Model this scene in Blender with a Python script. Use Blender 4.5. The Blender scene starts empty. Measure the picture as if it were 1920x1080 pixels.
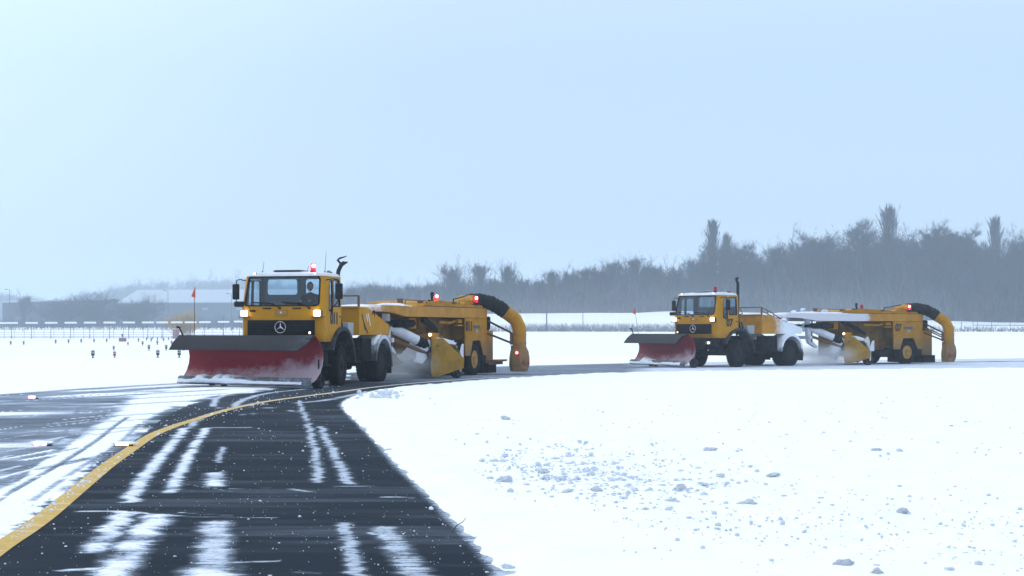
import bpy, bmesh, math, random
import numpy as np
from mathutils import Vector, Matrix
PI = math.pi
S = bpy.context.scene
COL = S.collection

# ------------------------------------------------------------------ camera
F, H0, HY = 3000.0, 1.47, 621.0          # focal length in photo pixels, eye height, horizon row
cam = bpy.data.objects.new('camera', bpy.data.cameras.new('camera')); COL.objects.link(cam)
cam.location = (0, 0, H0); cam.rotation_euler = (PI/2, 0, 0)
cam.data.sensor_width = 36; cam.data.lens = 36*F/1920
cam.data.shift_y = (HY-540)/1920
cam.data.clip_start = 0.1; cam.data.clip_end = 6000
S.camera = cam

# ------------------------------------------------------------------ world: thick overcast over a clear-sky model
SUN_EL, SUN_AZ = math.radians(38), math.radians(-60)     # azimuth from +Y, clockwise
W = bpy.data.worlds.new('World'); S.world = W; W.use_nodes = True
nt = W.node_tree; nt.nodes.clear()
def N(tree, t, **k):
    n = tree.nodes.new(t)
    for a, b in k.items(): setattr(n, a, b)
    return n
out = N(nt, 'ShaderNodeOutputWorld'); bg = N(nt, 'ShaderNodeBackground')
sky = N(nt, 'ShaderNodeTexSky', sky_type='NISHITA'); sky.sun_disc = False
sky.sun_elevation = SUN_EL; sky.sun_rotation = SUN_AZ; sky.dust_density = 4.0; sky.air_density = 1.0
sc1 = N(nt, 'ShaderNodeVectorMath', operation='SCALE'); sc1.inputs['Scale'].default_value = 0.015
nt.links.new(sky.outputs[0], sc1.inputs[0])
tc = N(nt, 'ShaderNodeTexCoord'); sx = N(nt, 'ShaderNodeSeparateXYZ'); nt.links.new(tc.outputs['Generated'], sx.inputs[0])
ramp = N(nt, 'ShaderNodeValToRGB'); e = ramp.color_ramp.elements
e[0].position = 0.0; e[0].color = (0.51, 0.68, 0.90, 1)
e[1].position = 0.16; e[1].color = (0.51, 0.69, 0.93, 1)
a = e.new(0.45); a.color = (0.80, 0.96, 1.18, 1)
a = e.new(1.0); a.color = (1.10, 1.24, 1.45, 1)
nt.links.new(sx.outputs['Z'], ramp.inputs[0])
# brighter cloud around the hidden sun, up and to the left
dot = N(nt, 'ShaderNodeVectorMath', operation='DOT_PRODUCT')
dot.inputs[1].default_value = Vector((-0.50, 0.72, 0.48)).normalized()
nt.links.new(tc.outputs['Generated'], dot.inputs[0])
mr = N(nt, 'ShaderNodeMapRange', interpolation_type='SMOOTHSTEP'); mr.inputs[1].default_value = 0.80; mr.inputs[2].default_value = 1.0
mr.inputs[3].default_value = 0.0; mr.inputs[4].default_value = 0.5
nt.links.new(dot.outputs['Value'], mr.inputs[0])
glow = N(nt, 'ShaderNodeVectorMath', operation='SCALE'); glow.inputs[0].default_value = (0.42, 0.52, 0.34)
nt.links.new(mr.outputs[0], glow.inputs['Scale'])
ad = N(nt, 'ShaderNodeVectorMath', operation='ADD'); nt.links.new(sc1.outputs[0], ad.inputs[0]); nt.links.new(ramp.outputs[0], ad.inputs[1])
ad2 = N(nt, 'ShaderNodeVectorMath', operation='ADD'); nt.links.new(ad.outputs[0], ad2.inputs[0]); nt.links.new(glow.outputs[0], ad2.inputs[1])
nt.links.new(ad2.outputs[0], bg.inputs[0]); bg.inputs[1].default_value = 1.0
nt.links.new(bg.outputs[0], out.inputs[0])
sun = bpy.data.objects.new('sun', bpy.data.lights.new('sun', 'SUN')); COL.objects.link(sun)
sun.data.energy = 0.6; sun.data.angle = math.radians(40); sun.data.color = (1.0, 0.97, 0.93)
sun.rotation_euler = (PI/2 - SUN_EL, 0, -SUN_AZ + PI)     # light comes from the sun's azimuth
S.view_settings.view_transform = 'Standard'; S.view_settings.look = 'None'
S.view_settings.exposure = 0.0; S.view_settings.gamma = 1.0
S.cycles.volume_bounces = 1
S.cycles.max_bounces = 8

# ------------------------------------------------------------------ helpers
def gpt(px, py, z=0.0):
    """ground point seen at a photo pixel"""
    D = F*(H0-z)/(py-HY); return ((px-960)/F*D, D)
def sstep(a, b, x):
    t = np.clip((x-a)/(b-a), 0, 1); return t*t*(3-2*t)
def new_mat(name, col=(.5, .5, .5), rough=.6, metal=0.0, spec=.5):
    m = bpy.data.materials.new(name); m.use_nodes = True
    b = m.node_tree.nodes['Principled BSDF']
    b.inputs['Base Color'].default_value = (*col, 1); b.inputs['Roughness'].default_value = rough
    b.inputs['Metallic'].default_value = metal; b.inputs['Specular IOR Level'].default_value = spec
    return m
def noise(t, scale, detail=4, rough=.6, coords='Object', stretch=None, loc=None):
    c = N(t, 'ShaderNodeTexCoord'); n = N(t, 'ShaderNodeTexNoise'); n.inputs['Scale'].default_value = scale
    n.inputs['Detail'].default_value = detail; n.inputs['Roughness'].default_value = rough
    mp = N(t, 'ShaderNodeMapping'); t.links.new(c.outputs[coords], mp.inputs[0])
    if stretch: mp.inputs['Scale'].default_value = stretch
    if loc: mp.inputs['Location'].default_value = loc
    t.links.new(mp.outputs[0], n.inputs['Vector']); return n.outputs['Fac']
def mrange(t, src, a, b, c=0.0, d=1.0, smooth=False):
    m = N(t, 'ShaderNodeMapRange'); m.inputs[1].default_value = a; m.inputs[2].default_value = b
    m.inputs[3].default_value = c; m.inputs[4].default_value = d
    if smooth: m.interpolation_type = 'SMOOTHSTEP'
    t.links.new(src, m.inputs[0]); return m.outputs[0]
def mathn(t, op, a, b=None, clamp=False):
    m = N(t, 'ShaderNodeMath', operation=op); m.use_clamp = clamp
    for i, v in enumerate((a, b)):
        if v is None: continue
        if isinstance(v, (int, float)): m.inputs[i].default_value = v
        else: t.links.new(v, m.inputs[i])
    return m.outputs[0]
def mixc(t, fac, a, b):
    m = N(t, 'ShaderNodeMix', data_type='RGBA'); m.clamp_factor = True
    t.links.new(fac, m.inputs[0])
    for i, v in ((6, a), (7, b)):
        if isinstance(v, tuple): m.inputs[i].default_value = (*v, 1)
        else: t.links.new(v, m.inputs[i])
    return m.outputs[2]
def bump(t, src, strength=.3, dist=.02):
    b = N(t, 'ShaderNodeBump'); b.inputs['Strength'].default_value = strength; b.inputs['Distance'].default_value = dist
    t.links.new(src, b.inputs['Height']); return b.outputs[0]
def worn(name, c1, c2, rough=.5, scale=3.0, metal=0.0, amt=.6, dirt=None, zdirt=None, spec=.5):
    """painted surface with blotchy wear; optional road grime low down (object z)"""
    if max(c1) < .05: spec = .12
    m = new_mat(name, c1, rough, metal, spec); t = m.node_tree; b = t.nodes['Principled BSDF']
    n = noise(t, scale, 6, .65); f = mrange(t, n, .42, .72, 0, amt)
    c = mixc(t, f, c1, c2)
    if dirt:
        co = N(t, 'ShaderNodeTexCoord'); s = N(t, 'ShaderNodeSeparateXYZ'); t.links.new(co.outputs['Object'], s.inputs[0])
        n2 = noise(t, 6, 6, .7, stretch=(1, 1, .35))
        zz = mathn(t, 'ADD', s.outputs['Z'], mathn(t, 'MULTIPLY', n2, -.9))
        g = mrange(t, zz, zdirt[0], zdirt[1], .75, 0.0, True)
        c = mixc(t, g, c, dirt)
    t.links.new(c, b.inputs['Base Color'])
    t.links.new(mrange(t, n, .3, .7, rough-.08, rough+.15), b.inputs['Roughness'])
    return m
def snowy(name, base, axis, a, b, snow=(.80, .84, .90), n_amt=.8):
    """surface caked with blown snow; coverage runs along an object axis and breaks up with noise"""
    m = new_mat(name, base, .6, spec=.12 if max(base) < .05 else .4); t = m.node_tree; bs = t.nodes['Principled BSDF']
    co = N(t, 'ShaderNodeTexCoord'); s = N(t, 'ShaderNodeSeparateXYZ'); t.links.new(co.outputs['Object'], s.inputs[0])
    v = mathn(t, 'ADD', s.outputs[axis], mathn(t, 'MULTIPLY', mathn(t, 'SUBTRACT', noise(t, 5, 6, .7), .5), n_amt))
    f = mrange(t, v, a, b, 0, 1, True)
    t.links.new(mixc(t, f, mixc(t, mrange(t, noise(t, 3, 6), .4, .7), base, tuple(x*.7 for x in base)), snow), bs.inputs['Base Color'])
    t.links.new(bump(t, noise(t, 30, 5), .4, .01), bs.inputs['Normal'])
    return m
def emit(name, col, strength):
    m = new_mat(name, col, .4); b = m.node_tree.nodes['Principled BSDF']
    b.inputs['Emission Color'].default_value = (*col, 1); b.inputs['Emission Strength'].default_value = strength
    return m
def glass_mat(name, tint, refl=.12):
    m = bpy.data.materials.new(name); m.use_nodes = True; t = m.node_tree; t.nodes.clear()
    o = N(t, 'ShaderNodeOutputMaterial'); mx = N(t, 'ShaderNodeMixShader'); tr = N(t, 'ShaderNodeBsdfTransparent'); gl = N(t, 'ShaderNodeBsdfGlossy')
    tr.inputs[0].default_value = (*tint, 1); gl.inputs['Roughness'].default_value = .04
    lw = N(t, 'ShaderNodeLayerWeight'); lw.inputs[0].default_value = .5
    t.links.new(mathn(t, 'ADD', mathn(t, 'MULTIPLY', mathn(t, 'POWER', lw.outputs['Facing'], 4.0), .6), refl), mx.inputs[0])
    t.links.new(tr.outputs[0], mx.inputs[1]); t.links.new(gl.outputs[0], mx.inputs[2]); t.links.new(mx.outputs[0], o.inputs[0])
    return m

class MB:
    """collects shapes, then links them as one mesh object"""
    def __init__(s): s.v, s.f, s.mi = [], [], []
    def add(s, vs, fs, M=None, mi=0):
        o = len(s.v)
        if M is not None: vs = [M @ Vector(p) for p in vs]
        s.v += [tuple(p) for p in vs]; s.f += [tuple(i+o for i in f) for f in fs]; s.mi += [mi]*len(fs); return s
    def bm(s, bm, M=None, mi=0):
        bm.verts.index_update()
        vs = [v.co.copy() for v in bm.verts]; fs = [[v.index for v in f.verts] for f in bm.faces]; bm.free()
        return s.add(vs, fs, M, mi)
    def box(s, c, d, bev=0.0, rot=None, M=None, mi=0, seg=2):
        b = bmesh.new(); bmesh.ops.create_cube(b, size=1)
        bmesh.ops.scale(b, vec=d, verts=b.verts)
        if bev: bmesh.ops.bevel(b, geom=list(b.edges), offset=min(bev, min(d)*.45), segments=seg, affect='EDGES', profile=.5)
        T = Matrix.Translation(c)
        if rot: T = T @ Matrix.Rotation(rot[2], 4, 'Z') @ Matrix.Rotation(rot[1], 4, 'Y') @ Matrix.Rotation(rot[0], 4, 'X')
        if M is not None: T = M @ T
        return s.bm(b, T, mi)
    def tube(s, pts, r, seg=12, caps=True, M=None, mi=0):
        """round tube along a polyline; r number or list"""
        P = [Vector(p) for p in pts]; n = len(P); R = [r]*n if isinstance(r, (int, float)) else list(r)
        vs, fs = [], []; up = None
        for i in range(n):
            d = (P[min(i+1, n-1)]-P[max(i-1, 0)]).normalized()
            if up is None: up = d.orthogonal().normalized()
            up = (up-d*up.dot(d)); up = up.normalized() if up.length > 1e-6 else d.orthogonal().normalized()
            sd = d.cross(up)
            for k in range(seg):
                a = 2*PI*k/seg; vs.append(P[i]+(up*math.cos(a)+sd*math.sin(a))*R[i])
        for i in range(n-1):
            for k in range(seg):
                k2 = (k+1) % seg; fs.append((i*seg+k, i*seg+k2, (i+1)*seg+k2, (i+1)*seg+k))
        if caps: fs.append(tuple(range(seg-1, -1, -1))); fs.append(tuple((n-1)*seg+k for k in range(seg)))
        return s.add(vs, fs, M, mi)
    def lathe(s, prof, axis='Y', c=(0, 0, 0), seg=32, M=None, mi=0):
        """prof: (radius, offset along axis)"""
        vs, fs = [], []; n = len(prof)
        for r, h in prof:
            for k in range(seg):
                a = 2*PI*k/seg; x, y = r*math.cos(a), r*math.sin(a)
                p = {'Y': (x, h, y), 'Z': (x, y, h), 'X': (h, x, y)}[axis]
                vs.append((p[0]+c[0], p[1]+c[1], p[2]+c[2]))
        for i in range(n-1):
            for k in range(seg):
                k2 = (k+1) % seg; fs.append((i*seg+k, i*seg+k2, (i+1)*seg+k2, (i+1)*seg+k))
        if prof[0][0] > 1e-5: fs.append(tuple(range(seg-1, -1, -1)))
        if prof[-1][0] > 1e-5: fs.append(tuple((n-1)*seg+k for k in range(seg)))
        return s.add(vs, fs, M, mi)
    def prism(s, poly, y0, y1, plane='XZ', bev=0.0, M=None, mi=0):
        """extrude polygon given in (x,z) along y (plane XZ), (x,y) along z, or (y,z) along x"""
        q = {'XZ': lambda a, b, h: (a, h, b), 'XY': lambda a, b, h: (a, b, h), 'YZ': lambda a, b, h: (h, a, b)}[plane]
        b = bmesh.new(); lo = [b.verts.new(q(x, z, y0)) for x, z in poly]; hi = [b.verts.new(q(x, z, y1)) for x, z in poly]
        n = len(poly); b.faces.new(lo); b.faces.new(hi[::-1])
        for i in range(n): b.faces.new((lo[(i+1) % n], lo[i], hi[i], hi[(i+1) % n]))
        bmesh.ops.recalc_face_normals(b, faces=b.faces)
        if bev: bmesh.ops.bevel(b, geom=[ed for ed in b.edges], offset=bev, segments=1, affect='EDGES')
        return s.bm(b, M, mi)
    def ring(s, outer, inner, y0, y1, plane='XZ', M=None, mi=0):
        q = {'XZ': lambda a, b, h: (a, h, b), 'XY': lambda a, b, h: (a, b, h), 'YZ': lambda a, b, h: (h, a, b)}[plane]
        n = len(outer); vs = [q(*p, y0) for p in outer]+[q(*p, y1) for p in outer]+[q(*p, y0) for p in inner]+[q(*p, y1) for p in inner]
        fs = []
        for i in range(n):
            j = (i+1) % n
            fs += [(i, j, n+j, n+i), (2*n+j, 2*n+i, 3*n+i, 3*n+j), (j, i, 2*n+i, 2*n+j), (n+i, n+j, 3*n+j, 3*n+i)]
        return s.add(vs, fs, M, mi)
    def strip(s, outer, inner, y0, y1, plane='XZ', M=None, mi=0):
        """like ring but open at its two ends"""
        q = {'XZ': lambda a, b, h: (a, h, b), 'YZ': lambda a, b, h: (h, a, b)}[plane]
        n = len(outer); vs = [q(*p, y0) for p in outer]+[q(*p, y1) for p in outer]+[q(*p, y0) for p in inner]+[q(*p, y1) for p in inner]
        fs = [(0, n, 3*n, 2*n), (n-1, 3*n-1, 4*n-1, 2*n-1)]
        for i in range(n-1):
            j = i+1
            fs += [(i, j, n+j, n+i), (2*n+j, 2*n+i, 3*n+i, 3*n+j), (j, i, 2*n+i, 2*n+j), (n+i, n+j, 3*n+j, 3*n+i)]
        return s.add(vs, fs, M, mi)
    def mesh(s, name, mats, smooth=35):
        me = bpy.data.meshes.new(name); me.from_pydata(s.v, [], s.f)
        if not isinstance(mats, (list, tuple)): mats = [mats]
        for m in mats: me.materials.append(m)
        if len(mats) > 1: me.polygons.foreach_set('material_index', s.mi)
        b = bmesh.new(); b.from_mesh(me); bmesh.ops.recalc_face_normals(b, faces=b.faces)
        if smooth:
            for f in b.faces: f.smooth = True
            la = math.radians(smooth)
            for ed in b.edges:
                if len(ed.link_faces) == 2 and ed.calc_face_angle(0) > la: ed.smooth = False
        b.to_mesh(me); b.free(); me.update(); return me
    def build(s, name, mats, parent=None, smooth=35):
        return link(name, s.mesh(name, mats, smooth), parent)
def link(name, me, parent=None):
    o = bpy.data.objects.new(name, me); COL.objects.link(o)
    if parent: o.parent = parent
    return o
def tag(o, label, cat, group=None, kind=None):
    if label: o['label'] = label
    if cat: o['category'] = cat
    if group: o['group'] = group
    if kind: o['kind'] = kind
    return o
def empty(name, loc=(0, 0, 0), rz=0):
    o = bpy.data.objects.new(name, None); COL.objects.link(o); o.location = loc; o.rotation_euler = (0, 0, rz)
    o.empty_display_size = .2; return o
def copy_thing(r, loc=None, rz=None, sc=None):
    c = r.copy(); COL.objects.link(c)
    if loc is not None: c.location = loc
    if rz is not None: c.rotation_euler = (0, 0, rz)
    if sc is not None: c.scale = sc
    for ch in list(r.children):
        d = ch.copy(); COL.objects.link(d); d.parent = c
        for g in list(ch.children):
            h = g.copy(); COL.objects.link(h); h.parent = d
    return c
def rrect(cx, cy, w, h, r, n=5):
    p = []
    for sx_, sy_, a0 in ((1, 1, 0), (-1, 1, 90), (-1, -1, 180), (1, -1, 270)):
        for k in range(n+1):
            a = math.radians(a0+90*k/n); p.append((cx+sx_*(w/2-r)+r*math.cos(a), cy+sy_*(h/2-r)+r*math.sin(a)))
    return p
def rpoly(pts, r, n=4):
    """round the corners of a convex polygon"""
    P = [Vector(p) for p in pts]; o = []; m = len(P)
    for i in range(m):
        a, b, c = P[i-1], P[i], P[(i+1) % m]; u = (a-b).normalized(); v = (c-b).normalized()
        p0, p1 = b+u*r, b+v*r
        for k in range(n+1):
            t = k/n; q = p0*(1-t)**2+b*2*t*(1-t)+p1*t*t; o.append((q.x, q.y))
    return o
def boolean(base, ops, mats):
    """base MB; ops: list of (operation, MB)"""
    me0 = bpy.data.meshes.new('tmp'); me0.from_pydata(base.v, [], base.f)
    for m in mats: me0.materials.append(m)
    me0.polygons.foreach_set('material_index', base.mi)
    o = bpy.data.objects.new('tmp', me0); COL.objects.link(o); tmp = [o]
    fixn(me0)
    for op, mb in ops:
        me = bpy.data.meshes.new('tmp'); me.from_pydata(mb.v, [], mb.f)
        for m in mats: me.materials.append(m)
        me.polygons.foreach_set('material_index', mb.mi); fixn(me)
        c = bpy.data.objects.new('tmp', me); COL.objects.link(c); tmp.append(c)
        md = o.modifiers.new('b', 'BOOLEAN'); md.operation = op; md.object = c; md.solver = 'EXACT'
    dg = bpy.context.evaluated_depsgraph_get()
    res = bpy.data.meshes.new_from_object(o.evaluated_get(dg))
    for t in tmp: bpy.data.objects.remove(t)
    b = bmesh.new(); b.from_mesh(res)
    for f in b.faces: f.smooth = True
    for ed in b.edges:
        if len(ed.link_faces) != 2 or ed.calc_face_angle(0) > math.radians(28): ed.smooth = False
    b.to_mesh(res); b.free(); return res
def fixn(me):
    b = bmesh.new(); b.from_mesh(me); bmesh.ops.recalc_face_normals(b, faces=b.faces); b.to_mesh(me); b.free()
def text_mesh(txt, size, sx_=1.0, bold=0.0, ext=.003):
    cu = bpy.data.curves.new('t', 'FONT'); cu.body = txt; cu.size = size; cu.extrude = ext; cu.offset = bold
    cu.align_x = 'CENTER'; cu.align_y = 'CENTER'
    o = bpy.data.objects.new('t', cu); COL.objects.link(o)
    me = bpy.data.meshes.new_from_object(o.evaluated_get(bpy.context.evaluated_depsgraph_get()))
    bpy.data.objects.remove(o); bpy.data.curves.remove(cu)
    me.transform(Matrix.Diagonal((sx_, 1, 1, 1))); return me

# value noise in numpy for terrain and lumps
_rng = np.random.RandomState(5); _perm = _rng.rand(512, 512)
def vnoise(x, y):
    xi = np.floor(x).astype(int); yi = np.floor(y).astype(int); fx = x-xi; fy = y-yi
    fx = fx*fx*(3-2*fx); fy = fy*fy*(3-2*fy)
    g = lambda i, j: _perm[i % 512, j % 512]
    return (g(xi, yi)*(1-fx)+g(xi+1, yi)*fx)*(1-fy)+(g(xi, yi+1)*(1-fx)+g(xi+1, yi+1)*fx)*fy
def fbm(x, y, o=4):
    s = 0; a = .5
    for i in range(o): s = s+a*vnoise(x*2**i+17*i, y*2**i+31*i); a *= .5
    return s
def grid_mesh(name, X, Y, Z, keep=None, attr=None):
    """X,Y,Z 2-D arrays -> mesh; keep: vertex mask; attr: dict of float attributes"""
    r, c = X.shape; idx = np.arange(r*c).reshape(r, c)
    q = np.stack([idx[:-1, :-1], idx[:-1, 1:], idx[1:, 1:], idx[1:, :-1]], -1).reshape(-1, 4)
    if keep is not None:
        kf = keep.reshape(-1)[q].any(1); q = q[kf]
    used = np.unique(q); remap = -np.ones(r*c, int); remap[used] = np.arange(len(used)); q = remap[q]
    co = np.stack([X, Y, Z], -1).reshape(-1, 3)[used]
    me = bpy.data.meshes.new(name); me.vertices.add(len(co)); me.vertices.foreach_set('co', co.astype(np.float32).ravel())
    me.loops.add(len(q)*4); me.loops.foreach_set('vertex_index', q.ravel().astype(np.int32))
    me.polygons.add(len(q)); me.polygons.foreach_set('loop_start', (np.arange(len(q))*4).astype(np.int32))
    me.polygons.foreach_set('use_smooth', np.ones(len(q), bool))
    for k, v in (attr or {}).items():
        a_ = me.attributes.new(k, 'FLOAT', 'POINT'); a_.data.foreach_set('value', v.reshape(-1)[used].astype(np.float32))
    me.update(); me.validate(); return me
def tri_mesh(name, V, Fc):
    me = bpy.data.meshes.new(name); me.vertices.add(len(V)); me.vertices.foreach_set('co', np.asarray(V, np.float32).ravel())
    n, k = Fc.shape; me.loops.add(n*k); me.loops.foreach_set('vertex_index', Fc.ravel().astype(np.int32))
    me.polygons.add(n); me.polygons.foreach_set('loop_start', (np.arange(n)*k).astype(np.int32)); me.update(); me.validate(); return me

# ------------------------------------------------------------------ materials shared
SNOWC = (.90, .91, .93)
def snow_material(name, col=SNOWC, bscale=9, bstr=.35):
    m = new_mat(name, col, .75, spec=.25); t = m.node_tree; b = t.nodes['Principled BSDF']
    n1 = noise(t, bscale, 6, .65); n2 = noise(t, 1.2, 4)
    h = mathn(t, 'ADD', mathn(t, 'MULTIPLY', n1, .35), n2)
    t.links.new(bump(t, h, bstr, .06), b.inputs['Normal'])
    t.links.new(mixc(t, mrange(t, n2, .35, .65), tuple(c*.95 for c in col), col), b.inputs['Base Color'])
    return m
M_snow = snow_material('snow_surface')
M_clod = snow_material('snow_clod_surface', (.66, .72, .80), 26, .9)
M_yel = worn('yellow_paint', (.49, .232, .005), (.36, .165, .006), .5, 2.5, amt=.6, dirt=(.13, .085, .04), zdirt=(.35, 1.05), spec=.12)
M_yel2 = worn('yellow_panel_paint', (.45, .214, .007), (.27, .122, .008), .6, 3.0, amt=.85, dirt=(.17, .13, .09), zdirt=(.0, 1.15), spec=.12)
M_ydark = worn('dark_yellow_paint', (.17, .09, .015), (.08, .045, .014), .75, 3, amt=.9, spec=.15)  # darker, blotchier yellow for body, deck, engine housing and broom hood
M_blk = worn('black_plastic', (.012, .013, .015), (.03, .031, .034), .5, 6)
M_chas = worn('grimy_chassis', (.009, .010, .011), (.028, .028, .03), .85, 5, amt=.8)
M_rub = worn('tyre_rubber', (.008, .008, .009), (.020, .020, .022), .9, 7, amt=.9)
M_rim = worn('grimy_rim', (.014, .014, .015), (.035, .034, .033), .75, 8)
M_yrim = worn('yellow_rim', (.42, .22, .03), (.12, .07, .03), .6, 7, amt=.9)
M_int = new_mat('cab_interior', (.17, .19, .21), .8)
M_chr = new_mat('silver', (.6, .62, .64), .3, .9)
M_grey = worn('grey_box_paint', (.30, .33, .34), (.18, .20, .2), .6, 5)
M_ink = new_mat('black_lettering', (.012, .012, .012), .6)
M_glass = glass_mat('cab_glass', (.84, .90, .93), .03)
M_mirror = new_mat('mirror_glass', (.5, .55, .58), .05, 1)
M_head = emit('headlight_on', (1.0, .88, .66), 14)
M_small = emit('small_lamp_on', (1.0, .72, .5), 5)
M_redon = emit('red_beacon_on', (.9, .02, .04), 1.1)
M_redcore = emit('red_beacon_bulb', (1.0, .45, .42), 22)
M_redoff = new_mat('red_beacon_off', (.30, .006, .02), .2)
M_flag = new_mat('orange_flag', (.62, .10, .04), .7)
M_hose = worn('black_hose_fabric', (.010, .010, .012), (.04, .037, .035), .7, 9, amt=.7)
M_steel = worn('bare_steel', (.08, .085, .095), (.36, .40, .46), .6, 3, .1, amt=.9)
M_rust = worn('brown_steel', (.17, .085, .04), (.08, .05, .035), .75, 5)
M_body_snow = snow_material('snow_on_machine', (.76, .80, .87), 7, .9)
M_cast = worn('caster_tyre', (.015, .015, .017), (.10, .10, .11), .8, 9)

# ------------------------------------------------------------------ SETTING: snow ground to the horizon
CREST_PX = [(-2500, 618), (400, 618), (640, 597), (850, 588), (1000, 586), (1200, 586), (1330, 583), (1480, 588), (1620, 596), (1780, 602), (1920, 605), (3500, 607)]
def crest_z(X, D):
    px = 960+F*X/D
    y = np.interp(px, [c[0] for c in CREST_PX], [c[1] for c in CREST_PX]); return H0+(HY-y)/F*390
def terrain(X, Y):
    z = np.zeros_like(X, dtype=float)
    z = z+1.35*sstep(110, 330, Y)*sstep(-60, 0, X)
    z = z+3.0*sstep(400, 560, Y)*(1-sstep(-60, 0, X))
    bank = np.maximum(crest_z(X, 390.0)-1.35, 0)*sstep(366, 392, Y)*sstep(-50, -20, X)
    z = z+bank+.9*(fbm(X*.05, Y*.02)-.5)*sstep(335, 365, Y)
    z = z+.10*(fbm(X*.02, Y*.03)-.45)*sstep(95, 140, Y)
    return z
ys = np.concatenate([np.linspace(-60, 5, 8), np.geomspace(6, 340, 90), np.linspace(343, 420, 50), np.geomspace(425, 2300, 60)])
xs = np.concatenate([-np.geomspace(1300, 3, 90), np.linspace(-2.5, 2.5, 6), np.geomspace(3, 1300, 90)])
GX, GY = np.meshgrid(xs, ys); GZ = terrain(GX, GY)
tag(link('snow_ground', grid_mesh('snow_ground', GX, GY, GZ)), 'flat white snow covered airfield reaching to the far trees', None, kind='structure').data.materials.append(M_snow)

# ------------------------------------------------------------------ taxiway sheet with its blown snow cover
def wl(pts): return np.array([gpt(*p) for p in pts])
def resample(P, step=.1):
    P = np.asarray(P, float); n = len(P); o = []
    for i in range(n-1):
        p0, p1, p2, p3 = P[max(i-1, 0)], P[i], P[i+1], P[min(i+2, n-1)]
        k = max(2, int(np.linalg.norm(p2-p1)/step))
        for t in np.arange(k)/k:
            o.append(.5*((2*p1)+(-p0+p2)*t+(2*p0-5*p1+4*p2-p3)*t*t+(-p0+3*p1-3*p2+p3)*t**3))
    o.append(P[-1]); return np.array(o)
LINE = resample(wl([(-75, 1085), (0, 1028), (37, 1004), (73, 979), (102, 956), (163, 905), (204, 872), (244, 844), (285, 817), (326, 800), (367, 787), (426, 769), (497, 754), (568, 744), (639, 735), (710, 725.5), (800, 717), (940, 708), (1180, 700.5), (1600, 694.5), (2300, 689.5)]), .25)
EDGE_PX = [(1150, 1330), (1040, 1200), (940, 1080), (905, 1035), (860, 985), (800, 925), (745, 873), (700, 823), (660, 783), (643, 765), (642, 757), (652, 748), (680, 739), (720, 731), (790, 724), (900, 715), (1040, 706), (1180, 700.5), (1400, 697), (1600, 695), (1920, 692), (2400, 690)]
EDGE = resample(wl(EDGE_PX), .25)
def seg_dist(px, py, P, signed=False):
    """distance from points to polyline, (and side)"""
    best = np.full(px.shape, 1e9); side = np.zeros(px.shape)
    for i in range(len(P)-1):
        a, b = P[i], P[i+1]; d = b-a; L = d@d+1e-12
        t = np.clip(((px-a[0])*d[0]+(py-a[1])*d[1])/L, 0, 1)
        ex = px-a[0]-t*d[0]; ey = py-a[1]-t*d[1]; q = ex*ex+ey*ey; m = q < best
        best = np.where(m, q, best)
        if signed: side = np.where(m, np.sign(d[0]*(py-a[1])-d[1]*(px-a[0])), side)
    return (np.sqrt(best), side) if signed else np.sqrt(best)
rows = np.concatenate([np.arange(1300, 1090, -6.0), np.arange(1090, 760, -1.6), np.arange(760, 668, -.8)])
cols = np.arange(-700, 2700, 5.0)
PXg, PYg = np.meshgrid(cols, rows)
TD = F*H0/(PYg-HY); TX = (PXg-960)/F*TD
def coarse(P, k=3): return P[::k] if len(P) > 8 else P
dE, sE = seg_dist(TX, TD, coarse(EDGE), True)
inside = sE < 0          # island side: right of the edge when walking away from the camera
sdE = np.where(inside, dE, -dE)     # >0 on the snow island
dL, sL = seg_dist(TX, TD, coarse(LINE), True); sdL = np.where(sL > 0, dL, -dL)   # >0 left of the line
cov = np.full(TX.shape, .0)
WARP = .13*(fbm(TD*9+TX*.4, TX*.35+3, 3)-.45)+.05*(fbm(TD*34, TX*.8, 2)-.4)
def track(px_pts, w, amt, soft=.7, breakup=0.0):
    global cov
    amt = .36+amt*.58; w = w*1.05
    P = resample(wl(px_pts), .4); d = seg_dist(TX+WARP, TD, P)
    v = amt*(1-sstep(w*(1-soft)/2, w*(1+soft)/2, d))
    cov = np.maximum(cov, v)
def poly_px(x, y, xs_, ys_): return np.interp(y, ys_, xs_)
# left side of the centreline: thick windrow, then thin streaked snow
xb = np.interp(PYg, [712, 722, 735, 745, 760, 780, 820, 860, 940, 1010, 1080, 1300], [640, 540, 470, 395, 335, 292, 243, 188, 98, 12, -60, -300])   # right edge of the windrow
xa = np.interp(PYg, [712, 722, 735, 745, 770, 800, 870, 925, 1080, 1300], [560, 400, 290, 235, 215, 165, 60, -20, -230, -520])  # left edge of it
leftm = (sdL > -.05)
WPX = PXg+(.30*(fbm(TD*7, TX*.5, 3)-.45)+.10*(fbm(TD*30, TX, 2)-.4))*F/TD
wind = sstep(-30, 30, WPX-xa)*(1-sstep(-12, 12, WPX-xb))
stre = fbm(TX*.28+TD*.10, TD*.9-TX*.25, 3)
cov = np.where(leftm & (PXg < xb+20), np.maximum(cov, .60+2.3*(stre-.45)), cov)
cov = np.where(leftm, np.maximum(cov, wind*.98), cov)
far = sstep(742, 722, PYg + (PXg-300)*.022)
cov = np.where((PXg < 620) & (PYg < 745), np.maximum(cov, far*1.15), cov)
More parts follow.
